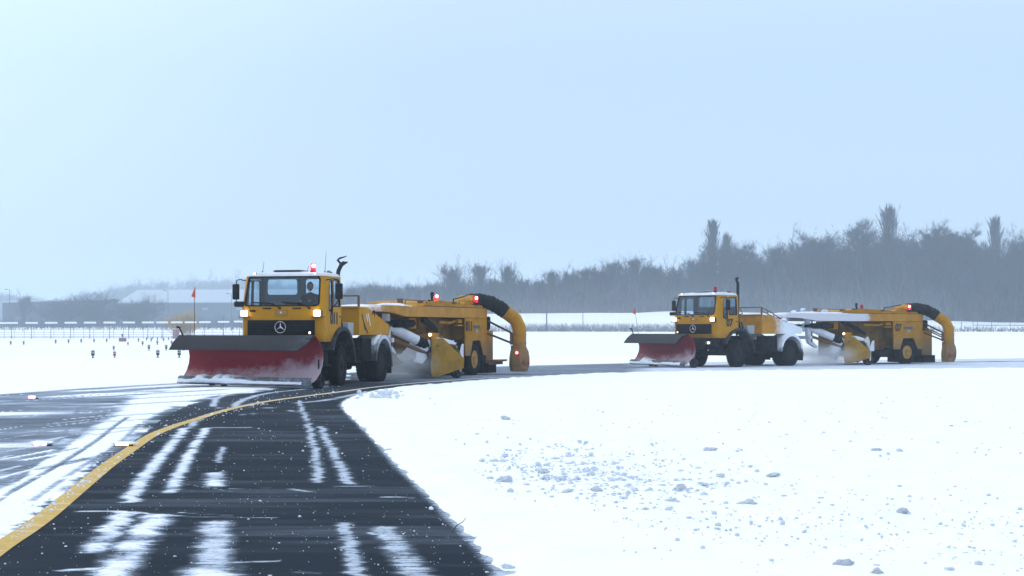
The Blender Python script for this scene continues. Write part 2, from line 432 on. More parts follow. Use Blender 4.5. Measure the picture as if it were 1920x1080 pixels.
# dark wheel lines through it
def groove(px_pts, w, amt):
    global cov
    P = resample(wl(px_pts), .5); d = seg_dist(TX, TD, P); cov = cov-amt*(1-sstep(w*.3, w, d))
groove([(-40, 965), (20, 925), (110, 873), (180, 828), (215, 800), (240, 783)], .05, .50)
groove([(30, 905), (70, 865), (115, 820), (132, 795), (148, 765)], .05, .30)
groove([(-40, 925), (30, 890), (110, 845), (165, 800)], .06, .16)
groove([(60, 940), (150, 878), (215, 838), (262, 796)], .05, .30)
for yy, w_, am in ((728, .9, .50), (734, .5, .38), (744, .45, .42), (752, .3, .35), (762, .4, .25), (782, .3, .3), (792, .22, .28), (806, .25, .28)):
    groove([(-300, yy+34), (0, yy+12), (160, yy+2), (330, yy-8), (420, yy-13)], w_*.6, am)
groove([(-200, 770), (0, 748), (200, 735), (330, 727), (560, 722), (760, 716)], .55, .55)
_sr = random.Random(21)
for _k in range(64):
    _x0 = _sr.uniform(-120, 190); _y0 = _sr.uniform(742, 960); _L = _sr.uniform(60, 230); _sl = .05+.0011*(_y0-740)
    if _x0+_L > np.interp(_y0-_L*_sl, [735, 800, 870, 925, 1000], [300, 165, 60, -20, -120])+40: _L *= .5
    _w = _sr.uniform(.02, .075)*(1+14/ (F*H0/(_y0-HY))*.2); _pts = [(_x0, _y0), (_x0+_L*.5, _y0-_L*_sl*.45), (_x0+_L, _y0-_L*_sl)]
    if _k % 3: 
        _d = seg_dist(TX, TD, resample(wl(_pts), .5)); cov = np.maximum(cov, (1-sstep(_w*.3, _w*1.3, _d))*_sr.uniform(.7, 1.05)*leftm)
    else: groove(_pts, _w*1.6, _sr.uniform(.25, .5))
# wheel tracks on the swept asphalt
track([(346, 803), (325, 830), (290, 870), (262, 905), (243, 942)], .17, .88)
track([(386, 803), (366, 835), (342, 875), (318, 924)], .15, .88)
track([(400, 763), (410, 745), (455, 733)], .17, .72); track([(352, 803), (372, 786)], .16, .7)
track([(440, 765), (452, 752), (500, 738), (600, 727)], .2, .68)
track([(238, 962), (205, 995), (175, 1035)], .2, .90); track([(298, 968), (262, 1005), (222, 1060), (190, 1120)], .26, .95)
track([(418, 838), (408, 868)], .09, .62); track([(404, 888), (402, 912)], .2, .92)
track([(404, 980), (400, 1030), (396, 1100)], .24, .74); track([(396, 1066), (390, 1110)], .34, .9)
track([(560, 752), (575, 790), (590, 850), (598, 905)], .12, .66); track([(600, 800), (622, 845), (655, 908)], .13, .66)
track([(556, 756), (600, 752), (640, 745), (700, 733)], .25, .62); track([(545, 770), (566, 775)], .15, .6)
track([(640, 982), (655, 1025), (672, 1090)], .12, .64); track([(715, 990), (745, 1030), (790, 1090)], .20, .60)
track([(150, 960), (215, 960), (300, 966)], .10, .92); track([(300, 967), (380, 970), (520, 972)], .05, .72)
track([(340, 962), (440, 968)], .04, .6); track([(410, 765), (470, 764), (520, 766)], .18, .80); track([(440, 779), (480, 776)], .12, .62)
track([(395, 802), (470, 802)], .07, .60); track([(410, 853), (480, 852)], .05, .55); track([(410, 885), (460, 884)], .05, .55)
track([(430, 917), (500, 916)], .05, .55); track([(545, 918), (590, 924)], .10, .72); track([(720, 933), (775, 934)], .07, .84)
track([(590, 912), (770, 913)], .02, .62); track([(330, 905), (430, 922), (520, 925)], .03, .5); track([(430, 1056), (520, 1053)], .06, .7)
track([(130, 1070), (200, 1066)], .12, .8); track([(560, 1074), (600, 1076)], .05, .7); track([(690, 1000), (718, 1008)], .06, .78)
# broken trails: fade the tracks by row noise
brk = fbm(TX*1.5, TD*2.2+9, 3); cov = np.where(~leftm, cov-.32*sstep(.50, .72, brk)*sstep(.3, .6, cov), cov)
# powder creeping over the island edge, faint film around
cov = np.maximum(cov, (1-sstep(0, .07+.12*fbm(TX*1.6, TD*1.2, 3), -sdE))*.72)
cov = np.maximum(cov, .05+.22*fbm(TX*.5, TD*3, 3))
# under and beyond the machines: swept but dusted
back = sstep(727, 716, PYg)*sstep(560, 700, PXg)
cov = np.where(~inside, np.maximum(cov, back*(.44+.5*(fbm(TX*.15, TD*1.2, 3)-.45))), cov)
farr = sstep(1080, 1240, PXg)*sstep(727, 712, PYg)
cov = np.where(~inside, np.maximum(cov, farr*.80*sstep(.25, .6, -sdE)), cov)
cov = cov-.55*sstep(.9, .3, -sdE)*sstep(.05, .15, -sdE)*sstep(735, 705, PYg)*sstep(650, 800, PXg)
faredge = np.interp(PXg, [-700, 0, 330, 620, 760, 1000, 1180, 1500, 1920, 2700], [778, 743, 719, 705, 694, 688.5, 684, 679.5, 675, 671])
cov = np.maximum(cov, sstep(0, -5, PYg-faredge)*1.2)
groove([(1180, 690), (1400, 684), (1760, 679.5), (1920, 677.5), (2300, 675)], .9, .42)
cov = np.clip(cov, -.1, 1.2)
filmv = np.where(leftm, (.82+1.5*(stre-.45))*(1-.9*sstep(-10, 25, WPX-xb)), .16*sstep(.46, .75, fbm(TX*.35+2, TD*2.6, 4)))
filmv = np.maximum(filmv, np.where(~inside, .55*sstep(726, 706, PYg)*sstep(600, 800, PXg), 0))
filmv = np.maximum(filmv, .30*sstep(.1, .5, cov))
filmv = np.clip(filmv+.25*(fbm(TX*.6+5, TD*4, 3)-.45)*(filmv > .2), 0, 1)
keep = (sdE < 1.2)
m = new_mat('taxiway_surface', (.04, .05, .06), .6); t = m.node_tree; b = t.nodes['Principled BSDF']
at = N(t, 'ShaderNodeAttribute'); at.attribute_name = 'snow'
n1 = noise(t, 1.0, 8, .78, stretch=(2.0, 13, 1)); n2 = noise(t, 22, 5, .7, stretch=(1, 2.2, 1)); n3 = noise(t, 120, 2, .5)
nn = mathn(t, 'ADD', mathn(t, 'MULTIPLY', mathn(t, 'SUBTRACT', n1, .5), 1.5), mathn(t, 'MULTIPLY', mathn(t, 'SUBTRACT', n2, .5), 1.1))
f = mrange(t, mathn(t, 'ADD', at.outputs['Fac'], nn), .45, .76, 0, 1, True)
at2 = N(t, 'ShaderNodeAttribute'); at2.attribute_name = 'film'
film = mathn(t, 'MULTIPLY', at2.outputs['Fac'], mrange(t, n1, .36, .62, .25, 1.0), True)
asph = mixc(t, mrange(t, n3, .35, .7), (.011, .016, .024), (.026, .034, .046))
asph = mixc(t, mrange(t, noise(t, .35, 4, .6), .35, .7), asph, (.017, .024, .034))
asph = mixc(t, film, asph, (.40, .47, .57))
thick = mrange(t, mathn(t, 'ADD', at.outputs['Fac'], mathn(t, 'MULTIPLY', nn, .45)), .72, 1.0, 0, 1, True)
t.links.new(mixc(t, f, asph, mixc(t, thick, (.46, .53, .63), SNOWC)), b.inputs['Base Color'])
t.links.new(mrange(t, f, 0, 1, .85, .85), b.inputs['Roughness']); b.inputs['Specular IOR Level'].default_value = .03
hh = mathn(t, 'ADD', mathn(t, 'MULTIPLY', f, 1.0), mathn(t, 'MULTIPLY', n3, .12))
t.links.new(bump(t, hh, .5, .012), b.inputs['Normal'])
M_tax = m
o = link('taxiway', grid_mesh('taxiway', TX, TD, np.full(TX.shape, .004)+.012*sstep(.75, 1.0, cov)*(TD < 60)*sstep(.1, .45, dL), keep, {'snow': cov, 'film': filmv}))
o.data.materials.append(M_tax); tag(o, 'dark asphalt taxiway curving right, streaked with blown snow and wheel tracks', None, kind='structure')

# yellow centreline
P = LINE; T = np.gradient(P, axis=0); T /= np.linalg.norm(T, axis=1)[:, None]; Nn = np.stack([-T[:, 1], T[:, 0]], 1)
w = .085; sel = P[:, 1] < 75
Xl = np.stack([P[sel, 0]+Nn[sel, 0]*k for k in (-w, 0, w)], 1); Yl = np.stack([P[sel, 1]+Nn[sel, 1]*k for k in (-w, 0, w)], 1)
m = new_mat('yellow_line_paint', (.5, .3, .05), .7); t = m.node_tree; b = t.nodes['Principled BSDF']
c = mixc(t, mrange(t, noise(t, 7, 6, .7), .4, .75), (.58, .36, .05), (.42, .26, .05))
fs = mrange(t, noise(t, 1.6, 7, .75, stretch=(1, 2.5, 1)), .55, .70, 0, .9)
fs2 = mrange(t, noise(t, 14, 5, .7, stretch=(1, 3, 1)), .60, .68, 0, .9)
co = N(t, 'ShaderNodeTexCoord'); s_ = N(t, 'ShaderNodeSeparateXYZ'); t.links.new(co.outputs['Object'], s_.inputs[0])
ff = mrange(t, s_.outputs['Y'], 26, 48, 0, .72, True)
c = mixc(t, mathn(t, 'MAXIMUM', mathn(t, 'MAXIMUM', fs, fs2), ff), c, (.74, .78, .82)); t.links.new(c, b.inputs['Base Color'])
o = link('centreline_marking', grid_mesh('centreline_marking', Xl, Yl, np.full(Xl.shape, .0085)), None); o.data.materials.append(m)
tag(o, 'yellow painted centreline curving along the taxiway', None, kind='structure')

# the snow island inside the curve: a raised sheet with a soft edge
rows2 = np.concatenate([np.arange(1330, 1095, -8.0), np.arange(1095, 740, -2.2), np.arange(740, 686, -.8)])
cols2 = np.arange(560, 3000, 5.0)
PX2, PY2 = np.meshgrid(cols2, rows2); D2 = F*H0/(PY2-HY); X2 = (PX2-960)/F*D2
d2, s2 = seg_dist(X2, D2, coarse(EDGE), True); sd2 = np.where(s2 < 0, d2, -d2)
sd2 = sd2+.10*(fbm(X2*4, D2*3.5, 4)-.47)
rough = np.clip(1.2-np.abs(PY2-885-(PX2-1150)*.12)/75, 0, 1)*sstep(820, 960, PX2)*(1-sstep(1350, 1600, PX2))
rough = np.maximum(rough, .5*np.clip(1-np.abs(PY2-960-(PX2-1500)*.14)/90, 0, 1)*sstep(1150, 1400, PX2))
z2 = -.006+.072*sstep(-.12, .40, sd2)+.09*sstep(-.02, .1, sd2)*(1-sstep(.2, .7, sd2))*(fbm(X2*4, D2*3, 4)-.40)+.035*sstep(.3, 3, sd2)*(fbm(X2*.5, D2*.5, 4)-.45)+.11*rough*(fbm(X2*5, D2*4, 4)-.45)
z2 = z2-(sd2 < -.12)*.05
o = link('snow_verge', grid_mesh('snow_verge', X2, D2, z2, sd2 > -.15)); o.data.materials.append(M_snow)
tag(o, 'smooth white snow field inside the bend of the taxiway', None, kind='structure')
def verge_z(x, y): return .065

# ------------------------------------------------------------------ snow clods
rnd = random.Random(11)
def clod_mesh(seed, sub=2):
    r = random.Random(seed); b = bmesh.new(); bmesh.ops.create_icosphere(b, subdivisions=sub, radius=.5)
    ph = [r.uniform(0, 6) for _ in range(9)]; pl = [(Vector((r.gauss(0, 1), r.gauss(0, 1), r.gauss(0, 1))).normalized(), r.uniform(.28, .42)) for _ in range(7)]
    for v in b.verts:
        c = v.co; k = 1+.16*math.sin(7*c.x+ph[0])*math.sin(8*c.y+ph[1])+.12*math.sin(13*c.z+ph[2]+9*c.x)+r.uniform(-.05, .05); v.co = c*k
        for nrm, dd in pl:
            h = v.co.dot(nrm)-dd
            if h > 0: v.co -= nrm*h
    return b
def scatter_px(n, f):
    res = []
    while len(res) < n:
        q = f()
        if q: res.append(q)
    return res
def add_clods(name, pts, label, cat, mat, zf):
    """pts: (x, y, size)"""
    V, Fs = [], []; protos = []
    for k in range(6):
        b = clod_mesh(k, 1); b.verts.index_update(); protos.append((np.array([v.co[:] for v in b.verts]), np.array([[v.index for v in f.verts] for f in b.faces]))); b.free()
    off = 0
    for x, y, s in pts:
        pv, pf = protos[rnd.randrange(6)]; a = rnd.uniform(0, 6.28); ca, sa = math.cos(a), math.sin(a)
        q = pv*np.array([s*rnd.uniform(.8, 1.3), s*rnd.uniform(.7, 1.1), s*rnd.uniform(.45, .9)])
        q = np.stack([q[:, 0]*ca-q[:, 1]*sa+x, q[:, 0]*sa+q[:, 1]*ca+y, q[:, 2]+zf+s*.05], 1)
        V.append(q); Fs.append(pf+off); off += len(q)
    o = link(name, tri_mesh(name, np.concatenate(V), np.concatenate(Fs))); o.data.materials.append(mat)
    return tag(o, label, cat, kind='stuff')
pts = []
for _ in range(1500):
    px = rnd.gauss(1120, 135); py = rnd.gauss(890+(px-1120)*.10, 24)
    if px < 890: continue
    x, y = gpt(px, py, .06); pts.append((x, y, min(.10, rnd.lognormvariate(-3.65, .55))))
for _ in range(900):
    px = rnd.uniform(1150, 2000); py = rnd.gauss(955+(px-1400)*.12, 55)
    if py > 1200 or py < 800: continue
    x, y = gpt(px, py, .06); pts.append((x, y, min(.08, rnd.lognormvariate(-4.1, .55))))
for _ in range(260):
    px = rnd.uniform(760, 2000); py = rnd.uniform(745, 860)
    if px < 740+(py-745)*1.2: continue
    x, y = gpt(px, py, .06); pts.append((x, y, min(.12, rnd.lognormvariate(-3.5, .45))))
for _ in range(60):
    px = rnd.gauss(715, 22); py = rnd.gauss(742, 4); x, y = gpt(px, py, .05); pts.append((x, y, rnd.uniform(.05, .17)))
add_clods('snow_crumbs', pts, 'small broken lumps of snow strewn across the smooth snow field', 'snow lumps', M_clod, .070)
pts = []
for _ in range(900):
    py = 760+340*rnd.random()**.8; xl = np.interp(py, [760, 820, 880, 940, 1010, 1100], [360, 250, 175, 110, 30, -60]); xr = np.interp(py, [760, 823, 873, 925, 985, 1100], [640, 695, 740, 795, 855, 950])
    px = rnd.uniform(xl, xr); x, y = gpt(px, py); pts.append((x, y, rnd.lognormvariate(-4.85, .55)*(1+.35*(y > 18))))
for _ in range(500):
    px = rnd.uniform(20, 640); py = np.interp(px, [0, 163, 326, 497, 640], [1026, 905, 800, 754, 735])-rnd.expovariate(1/14.)*1.0+6
    x, y = gpt(px, max(py, 725)); pts.append((x, y, rnd.lognormvariate(-3.9, .5)))
M_crumb = snow_material('crumb_snow', (.78, .83, .90), 30, .4)
add_clods('loose_snow_bits', pts, 'white specks of loose snow scattered over the dark taxiway', 'snow bits', M_crumb, .006)
M_clod2 = snow_material('big_clod_snow', (.74, .79, .87), 24, .9)
BIG = [(1332, 846, .16, 'pale rounded snow clod standing alone above the clod patch'), (1275, 920, .17, 'round snow clod at the right end of the rubble patch'),
       (1020, 888, .13, 'ball-shaped snow clod among the rubble near its left side'), (945, 905, .17, 'broad snow clod at the left tip of the rubble patch'),
       (1118, 922, .12, 'round snow clod in the front middle of the rubble patch'), (1582, 1062, .125, 'largest snow clod, angular, near the bottom edge of the snow field'),
       (1645, 1078, .10, 'low snow clod right beside the largest one at the bottom edge'), (1403, 948, .15, 'blocky snow clod lying alone right of the rubble patch'),
       (1450, 893, .15, 'flat long snow slab right of the rubble patch'), (1694, 962, .12, 'lone snow clod on the smooth snow in the right foreground'),
       (1098, 863, .12, 'snow clod at the top edge of the rubble patch'), (948, 787, .2, 'snow clod alone on the upper left of the snow field'),
       (1645, 846, .12, 'small lone snow clod far right on the smooth snow'), (722, 742, .32, 'heaped snow clod at the corner of the snow field by the bend')]
for k, (px, py, s, lab) in enumerate(BIG):
    b = clod_mesh(100+k, 3); r_ = random.Random(k)
    for q in range(7):
        c2 = clod_mesh(200+k*9+q, 2); tm_ = bpy.data.meshes.new('t'); c2.to_mesh(tm_); c2.free(); sc_ = r_.uniform(.3, .62); a_ = r_.uniform(0, 6.28)
        tm_.transform(Matrix.Translation((math.cos(a_)*r_.uniform(.1, .42), math.sin(a_)*r_.uniform(.1, .42), r_.uniform(-.12, .22))) @ Matrix.Scale(sc_, 4)); b.from_mesh(tm_)
    me = bpy.data.meshes.new('snow_clod'); b.to_mesh(me); b.free()
    for p_ in me.polygons: p_.use_smooth = True
    me.materials.append(M_clod2); x, y = gpt(px, py, .06); o = link('snow_clod', me); o.location = (x, y, .055+s*.12)
    o.scale = (s*1.0, s*.75, s*.6) if 'slab' not in lab else (s*1.8, s*.6, s*.35); o.rotation_euler = (0, 0, k*1.3)
    tag(o, lab, 'snow clod')
x, y = gpt(848, 988, .05)
mb = MB(); mb.tube([(0, 0, -.02), (.03, .01, .03), (.075, 0, .055), (.10, .02, .085)], [.004, .004, .003, .002], 6)
o = mb.build('twig', new_mat('twig_bark', (.09, .07, .06), .8)); o.location = (x, y, .03)
tag(o, 'small dry twig poking out of the snow at the taxiway edge', 'twig')

# ------------------------------------------------------------------ VEHICLES
def wheel_parts(parent, x, y, r, w, side, dual=False, rim=M_rim, name='wheel', steer=0.0):
    """side +1: outer face towards +y"""
    h = empty(name, (x, y, r)); h.parent = parent; h.rotation_euler = (0, 0, steer); h.empty_display_size = .1
    def tyre(yc):
        mb = MB(); hw = w/2
        mb.lathe([(r*.56, yc-hw*.8), (r*.60, yc-hw*.98), (r*.80, yc-hw*1.03), (r*.94, yc-hw*.93), (r*.985, yc-hw*.78), (r, yc-hw*.35), (r, yc+hw*.35), (r*.985, yc+hw*.78), (r*.94, yc+hw*.93), (r*.80, yc+hw*1.03), (r*.60, yc+hw*.98), (r*.56, yc+hw*.8), (r*.56, yc-hw*.8)], 'Y', seg=40)
        for k in range(36):
            a = 2*PI*k/36
            for sg in (-1, 1):
                mb.box((r*1.002*math.cos(a+sg*.04), yc+sg*hw*.52, r*1.002*math.sin(a+sg*.04)), (.022, hw*.75, r*.10), rot=(0, -a, 0))
        mb.build('tyre', M_rub, h)
    tyre(0)
    if dual: tyre(-side*(w+.05))
    mb = MB(); s = side; hw = w/2
    if dual:   # dished rear rim
        mb.lathe([(r*.58, s*hw*.82), (r*.54, s*hw*.80), (r*.50, -s*hw*.3), (r*.32, -s*hw*.55), (r*.30, s*hw*.1), (r*.22, s*hw*.35), (r*.20, s*hw*.55), (0, s*hw*.6)], 'Y', seg=32)
    else:
        mb.lathe([(r*.58, s*hw*.82), (r*.54, s*hw*.80), (r*.50, s*hw*.30), (r*.40, s*hw*.42), (r*.34, s*hw*.62), (r*.24, s*hw*.66), (r*.22, s*hw*1.05), (r*.12, s*hw*1.15), (0, s*hw*1.15)], 'Y', seg=32)
    for k in range(10):
        a = 2*PI*k/10; rr = r*.37; mb.lathe([(.017, s*hw*.3), (.017, s*hw*.62 if not dual else s*hw*.05), (0, s*hw*.64 if not dual else s*hw*.05)], 'Y', (rr*math.cos(a), 0, rr*math.sin(a)), 8)
    mb.build('rim', rim, h)
    return h

def cab_loft(off, zs=0.0):
    secs = [(1.19, 1.36, 1.135), (1.36, 1.425, 1.16), (1.80, 1.44, 1.165), (2.12, 1.44, 1.165), (2.50, 1.345, 1.158), (2.955, 1.215, 1.145)]
    vs, fs = [], []; n = None
    for i, (z, xf, hw) in enumerate(secs):
        if i == 0: z -= off*.0
        xf += off; hw += off; xb = -.02-off
        rf, rb = .20+off*.5, .06+max(off, -.03)*.5
        P = []
        for cx_, cy_, r_, a0 in ((xf-rf, hw-rf, rf, 0), (xb+rb, hw-rb, rb, 90), (xb+rb, -hw+rb, rb, 180), (xf-rf, -hw+rf, rf, 270)):
            for k in range(6):
                a = math.radians(a0+90*k/5)
                P.append((cx_+r_*math.cos(a), cy_+r_*math.sin(a)))
        n = len(P)
        zz = z
        if i == 0: zz = z-off*zs
        if i == len(secs)-1: zz = z+off*zs
        vs += [(p[0], p[1], zz) for p in P]
    for i in range(len(secs)-1):
        for k in range(n):
            k2 = (k+1) % n; fs.append((i*n+k, i*n+k2, (i+1)*n+k2, (i+1)*n+k))
    fs.append(tuple(range(n-1, -1, -1))); fs.append(tuple((len(secs)-1)*n+k for k in range(n)))
    return vs, fs
def loft_mb(off, zs=0.0, mi=0):
    return MB().add(*cab_loft(off, zs), mi=mi)
# openings, as closed prisms cut through the body
WS = rpoly([(-1.05, 2.15), (1.05, 2.15), (1.01, 2.918), (-1.01, 2.918)], .11)            # windscreen (y,z)
def grow(poly, d):
    c = (sum(p[0] for p in poly)/len(poly), sum(p[1] for p in poly)/len(poly))
    mx = max(abs(p[0]-c[0]) for p in poly); my = max(abs(p[1]-c[1]) for p in poly)
    return [(c[0]+(p[0]-c[0])*(mx+d)/mx, c[1]+(p[1]-c[1])*(my+d)/my) for p in poly]
DW = rpoly([(.12, 2.14), (.62, 2.14), (.62, 2.84), (.15, 2.84)], .07)                     # door window (x,z)
QW = rpoly([(.70, 1.98), (.98, 2.02), (.90, 2.80), (.70, 2.84)], .06)                     # quarter window
RW = [rrect(-.55, 2.68, .88, .42, .07), rrect(.56, 2.68, .86, .42, .07)]   # rear windows (y,z)
DOOR = rpoly([(.03, 1.60), (.30, 1.56), (.62, 1.42), (.90, 1.22), (1.02, 1.22), (1.06, 2.05), (.95, 2.86), (.05, 2.88)], .05)
def build_cab(root, unit):
    mats = [M_yel, M_int, M_blk]
    def cuts(g=0.0, side=True, arch=True):
        L = [('DIFFERENCE', MB().prism(grow(WS, g), .9, 2.0, 'YZ', mi=2))]
        for q in RW: L.append(('DIFFERENCE', MB().prism(grow(q, g), -.5, .3, 'YZ', mi=2)))
        return L
    base = loft_mb(0)
    ops = [('DIFFERENCE', loft_mb(-.04, 1, 1))]+cuts()
    for s in (-1, 1):
        ops.append(('DIFFERENCE', MB().prism(DOOR, s*.9, s*1.4, 'XZ', mi=2)))
    ops.append(('DIFFERENCE', MB().lathe([(.90, -1.4), (.90, 1.4)], 'Y', (0, 0, .66), 48, mi=2)))
    cab = link('cab', boolean(base, ops, mats), root)
    pane = lambda mb_ops: boolean(loft_mb(-.014), [('DIFFERENCE', loft_mb(-.020, .5))]+mb_ops, [M_glass])
    p = link('windscreen', pane([('INTERSECT', MB().prism(grow(WS, .004), .9, 2.0, 'YZ'))]), cab)
    for q in RW:
        link('rear_window', pane([('INTERSECT', MB().prism(grow(q, .004), -.4, .3, 'YZ'))]), cab)
    # rubber seal round the windscreen
    seal = boolean(loft_mb(.012), [('DIFFERENCE', loft_mb(-.03, .5)), ('INTERSECT', MB().prism(grow(WS, .022), .9, 2.0, 'YZ')), ('DIFFERENCE', MB().prism(grow(WS, -.014), .85, 2.1, 'YZ'))], [M_blk])
    link('windscreen_seal', seal, cab)
    for s in (-1, 1):
        d = boolean(loft_mb(.004), [('DIFFERENCE', loft_mb(-.035, 1, 1)), ('INTERSECT', MB().prism(grow(DOOR, -.009), s*.85, s*1.4, 'XZ')),
             ('DIFFERENCE', MB().prism(DW, s*.8, s*1.5, 'XZ', mi=2)), ('DIFFERENCE', MB().prism(QW, s*.8, s*1.5, 'XZ', mi=2))], mats)
        dr = link('door', d, root)
        for q, nm in ((DW, 'door_window'), (QW, 'quarter_window')):
            link(nm, boolean(loft_mb(-.012), [('DIFFERENCE', loft_mb(-.018, .5)), ('INTERSECT', MB().prism(grow(q, .004), s*.85, s*1.4, 'XZ'))], [M_glass]), dr)
            sl = boolean(loft_mb(.012), [('DIFFERENCE', loft_mb(-.03, .5)), ('INTERSECT', MB().prism(grow(q, .018), s*.85, s*1.5, 'XZ')), ('DIFFERENCE', MB().prism(grow(q, -.012), s*.8, s*1.6, 'XZ'))], [M_blk])
            link('window_seal', sl, dr)
        mb = MB(); mb.box((.80, s*1.185, 1.97), (.12, .03, .035), .008); mb.build('handle', M_blk, dr)
        if s > 0:
            me = text_mesh(unit, .41, .98, .020); me.transform(Matrix.Translation((.58, 1.176, 1.80)) @ Matrix.Rotation(PI, 4, 'Z') @ Matrix.Rotation(PI/2, 4, 'X'))
            me.materials.append(M_ink); link('number', me, dr)
            mb = MB(); mb.box((.13, 1.174, 1.86), (.16, .008, .035)); mb.build('marking', M_ink, dr)
    # roof
    vs, fs = [], []; n = 0
    for (z, xf, hw, xb) in ((2.935, 1.245, 1.158, -.03), (2.975, 1.23, 1.15, -.03), (3.02, 1.17, 1.10, -.01), (3.045, 1.02, .99, .06), (3.07, .80, .80, .18)):
        P = []
        r_ = .2
        for cx_, cy_, a0 in ((xf-r_, hw-r_, 0), (xb+r_, hw-r_, 90), (xb+r_, -hw+r_, 180), (xf-r_, -hw+r_, 270)):
            for k in range(6):
                a = math.radians(a0+18*k); P.append((cx_+r_*math.cos(a), cy_+r_*math.sin(a)))
        n = len(P); vs += [(p_[0], p_[1], z) for p_ in P]
    for i in range(4):
        for k in range(n): k2 = (k+1) % n; fs.append((i*n+k, i*n+k2, (i+1)*n+k2, (i+1)*n+k))
    fs.append(tuple(range(n-1, -1, -1))); fs.append(tuple(4*n+k for k in range(n)))
    rf = MB().add(vs, fs).build('roof', M_roof, root, 50)
    mb = MB(); mb.box((.62, -.05, 3.085), (.62, .78, .03), .012); mb.box((.62, -.05, 3.11), (.56, .72, .02), .01, mi=1)
    mb.build('roof_hatch', [M_blk, M_roof], rf)
    mb = MB(); mb.lathe([(.10, 0), (.10, .03), (.06, .06), (0, .065)], 'Z', (.35, .93, 3.02), 16); mb.tube([(.25, .93, 3.03), (.27, .93, 3.10), (.43, .93, 3.10), (.45, .93, 3.03)], .008, 6)
    mb.build('roof_vent', M_blk, rf)
    for s in (-1, 1):
        mb = MB(); mb.box((1.17, s*.86, 3.005), (.07, .11, .05), .015); mb.box((1.21, s*.86, 3.005), (.012, .07, .035), .005, mi=1)
        mb.build('marker_lamp', [M_blk, M_small], rf)
    # interior
    mb = MB(); mb.box((1.02, 0, 1.95), (.42, 2.0, .34), .08); mb.box((.9, .6, 2.08), (.3, .5, .16), .05)
    mb.build('dashboard', M_blk, cab)
    for s in (-.62, .62):
        mb = MB(); mb.box((.38, s, 1.62), (.5, .5, .14), .05); mb.box((.12, s, 1.98), (.13, .48, .68), .05, rot=(0, -.12, 0))
        mb.build('seat', M_int, cab)
    mb = MB(); pts_ = [(.72+.16*math.cos(a)*.5, .62+.21*math.sin(a), 2.06+.16*math.cos(a)) for a in [2*PI*k/24 for k in range(25)]]
    mb.tube(pts_, .014, 8); mb.tube([(.72, .62, 2.06), (.9, .62, 1.8)], .02, 8); mb.tube([pts_[6], pts_[18]], .012, 6)
    mb.build('steering_wheel', M_blk, cab)
    # front details
    mb = MB(); mb.box((1.45, 0, 1.565), (.03, 1.90, .40), .012)
    for k in range(9): mb.box((1.475, 0, 1.40+k*.042), (.03, 1.86, .013), .004)
    g = mb.build('grille', M_blk, root)
    mb = MB(); R0 = .150
    mb.tube([(1.505, R0*math.sin(2*PI*k/36), 1.575+R0*math.cos(2*PI*k/36)) for k in range(37)], .010, 8, False)
    for k in range(3):
        a = 2*PI*k/3; ux, uz = math.sin(a), math.cos(a); vx, vz = math.cos(a), -math.sin(a)
        tip = (ux*(R0-.004), uz*(R0-.004)); l = (vx*.026-ux*.0, vz*.026); base_ = (-ux*.012, -uz*.012)
        mb.add([(1.498, l[0], 1.575+l[1]), (1.498, -l[0], 1.575-l[1]), (1.498, tip[0], 1.575+tip[1]), (1.518, base_[0]*0, 1.575), (1.500, base_[0], 1.575+base_[1])],
               [(0, 3, 2), (1, 2, 3), (0, 4, 3), (1, 3, 4), (0, 2, 1), (0, 1, 4)])
    mb.build('emblem', M_chr, g)
    for s in ((1,) if unit == '011' else (-1,)):
        mb = MB(); mb.lathe([(.05, 1.46), (.05, 1.50), (.038, 1.51)], 'X', (0, s*.83, 1.43), 16); mb.lathe([(.036, 1.505), (.02, 1.518), (0, 1.52)], 'X', (0, s*.83, 1.43), 16, mi=1)
        mb.build('grille_lamp', [M_blk, M_small], g)
    mb = MB(); mb.ring(rrect(0, 1.955, .36, .19, .01, 1), rrect(0, 1.955, .335, .165, .008, 1), 1.435, 1.452, 'YZ')
    mb.box((1.443, 0, 1.955), (.012, .32, .15), .004); mb.build('badge_plate', worn('ochre_trim', (.38, .20, .02), (.3, .15, .02)), root)
    mb = MB(); mb.lathe([(.028, 1.45), (.028, 1.465), (0, 1.472)], 'X', (0, 0, 1.965), 16); mb.build('lock', M_chr, root)
    for s in (-.40, .44):
        mb = MB(); mb.box((1.45, s, 2.075), (.03, .24, .035), .008); mb.build('air_vent', M_blk, root)
    for s in (-.03, .80):
        mb = MB(); mb.tube([(1.46, s, 2.08), (1.50, s-.06, 2.13), (1.465, s-.30, 2.215)], [.016, .013, .011], 8)
        mb.tube([(1.46, s-.18, 2.20), (1.452, s-.55, 2.225), (1.44, s-.80, 2.25)], .012, 6); mb.lathe([(.03, 1.44), (.03, 1.48), (0, 1.48)], 'X', (0, s, 2.08), 12)
        mb.build('wiper', M_blk, root)
    for s in (-1, 1):
        mb = MB(); mb.box((1.40, s*1.03, 1.94), (.16, .20, .17), .03); mb.box((1.42, s*1.03, 1.845), (.26, .30, .022), .006, mi=2)
        mb.tube([(1.35, s*.98, 1.84), (1.40, s*.85, 1.80)], .012, 6)
        lp = mb.build('headlamp', [M_blk, M_blk, M_rust], root)
        mb = MB(); mb.box((1.49, s*1.03, 1.945), (.05, .185, .15), .022, seg=3); mb.build('lens', M_head, lp)
        mb = MB(); mb.box((1.45, s*.62 if s < 0 else .56, 2.0), (.02, .02, .02), .004) if False else mb.box((1.47, s*.80, 2.005), (.05, .16, .05), .015)
        if s < 0: mb.tube([(1.47, s*.85, 2.03), (1.44, s*.93, 2.12)], .007, 6); mb.build('indicator', M_blk, root)
    mb = MB(); mb.box((1.26, 0, .98), (.36, 2.22, .30), .04); mb.box((1.22, 0, 1.155), (.24, 2.1, .06), .02)
    bp = mb.build('bumper', M_chas, root)
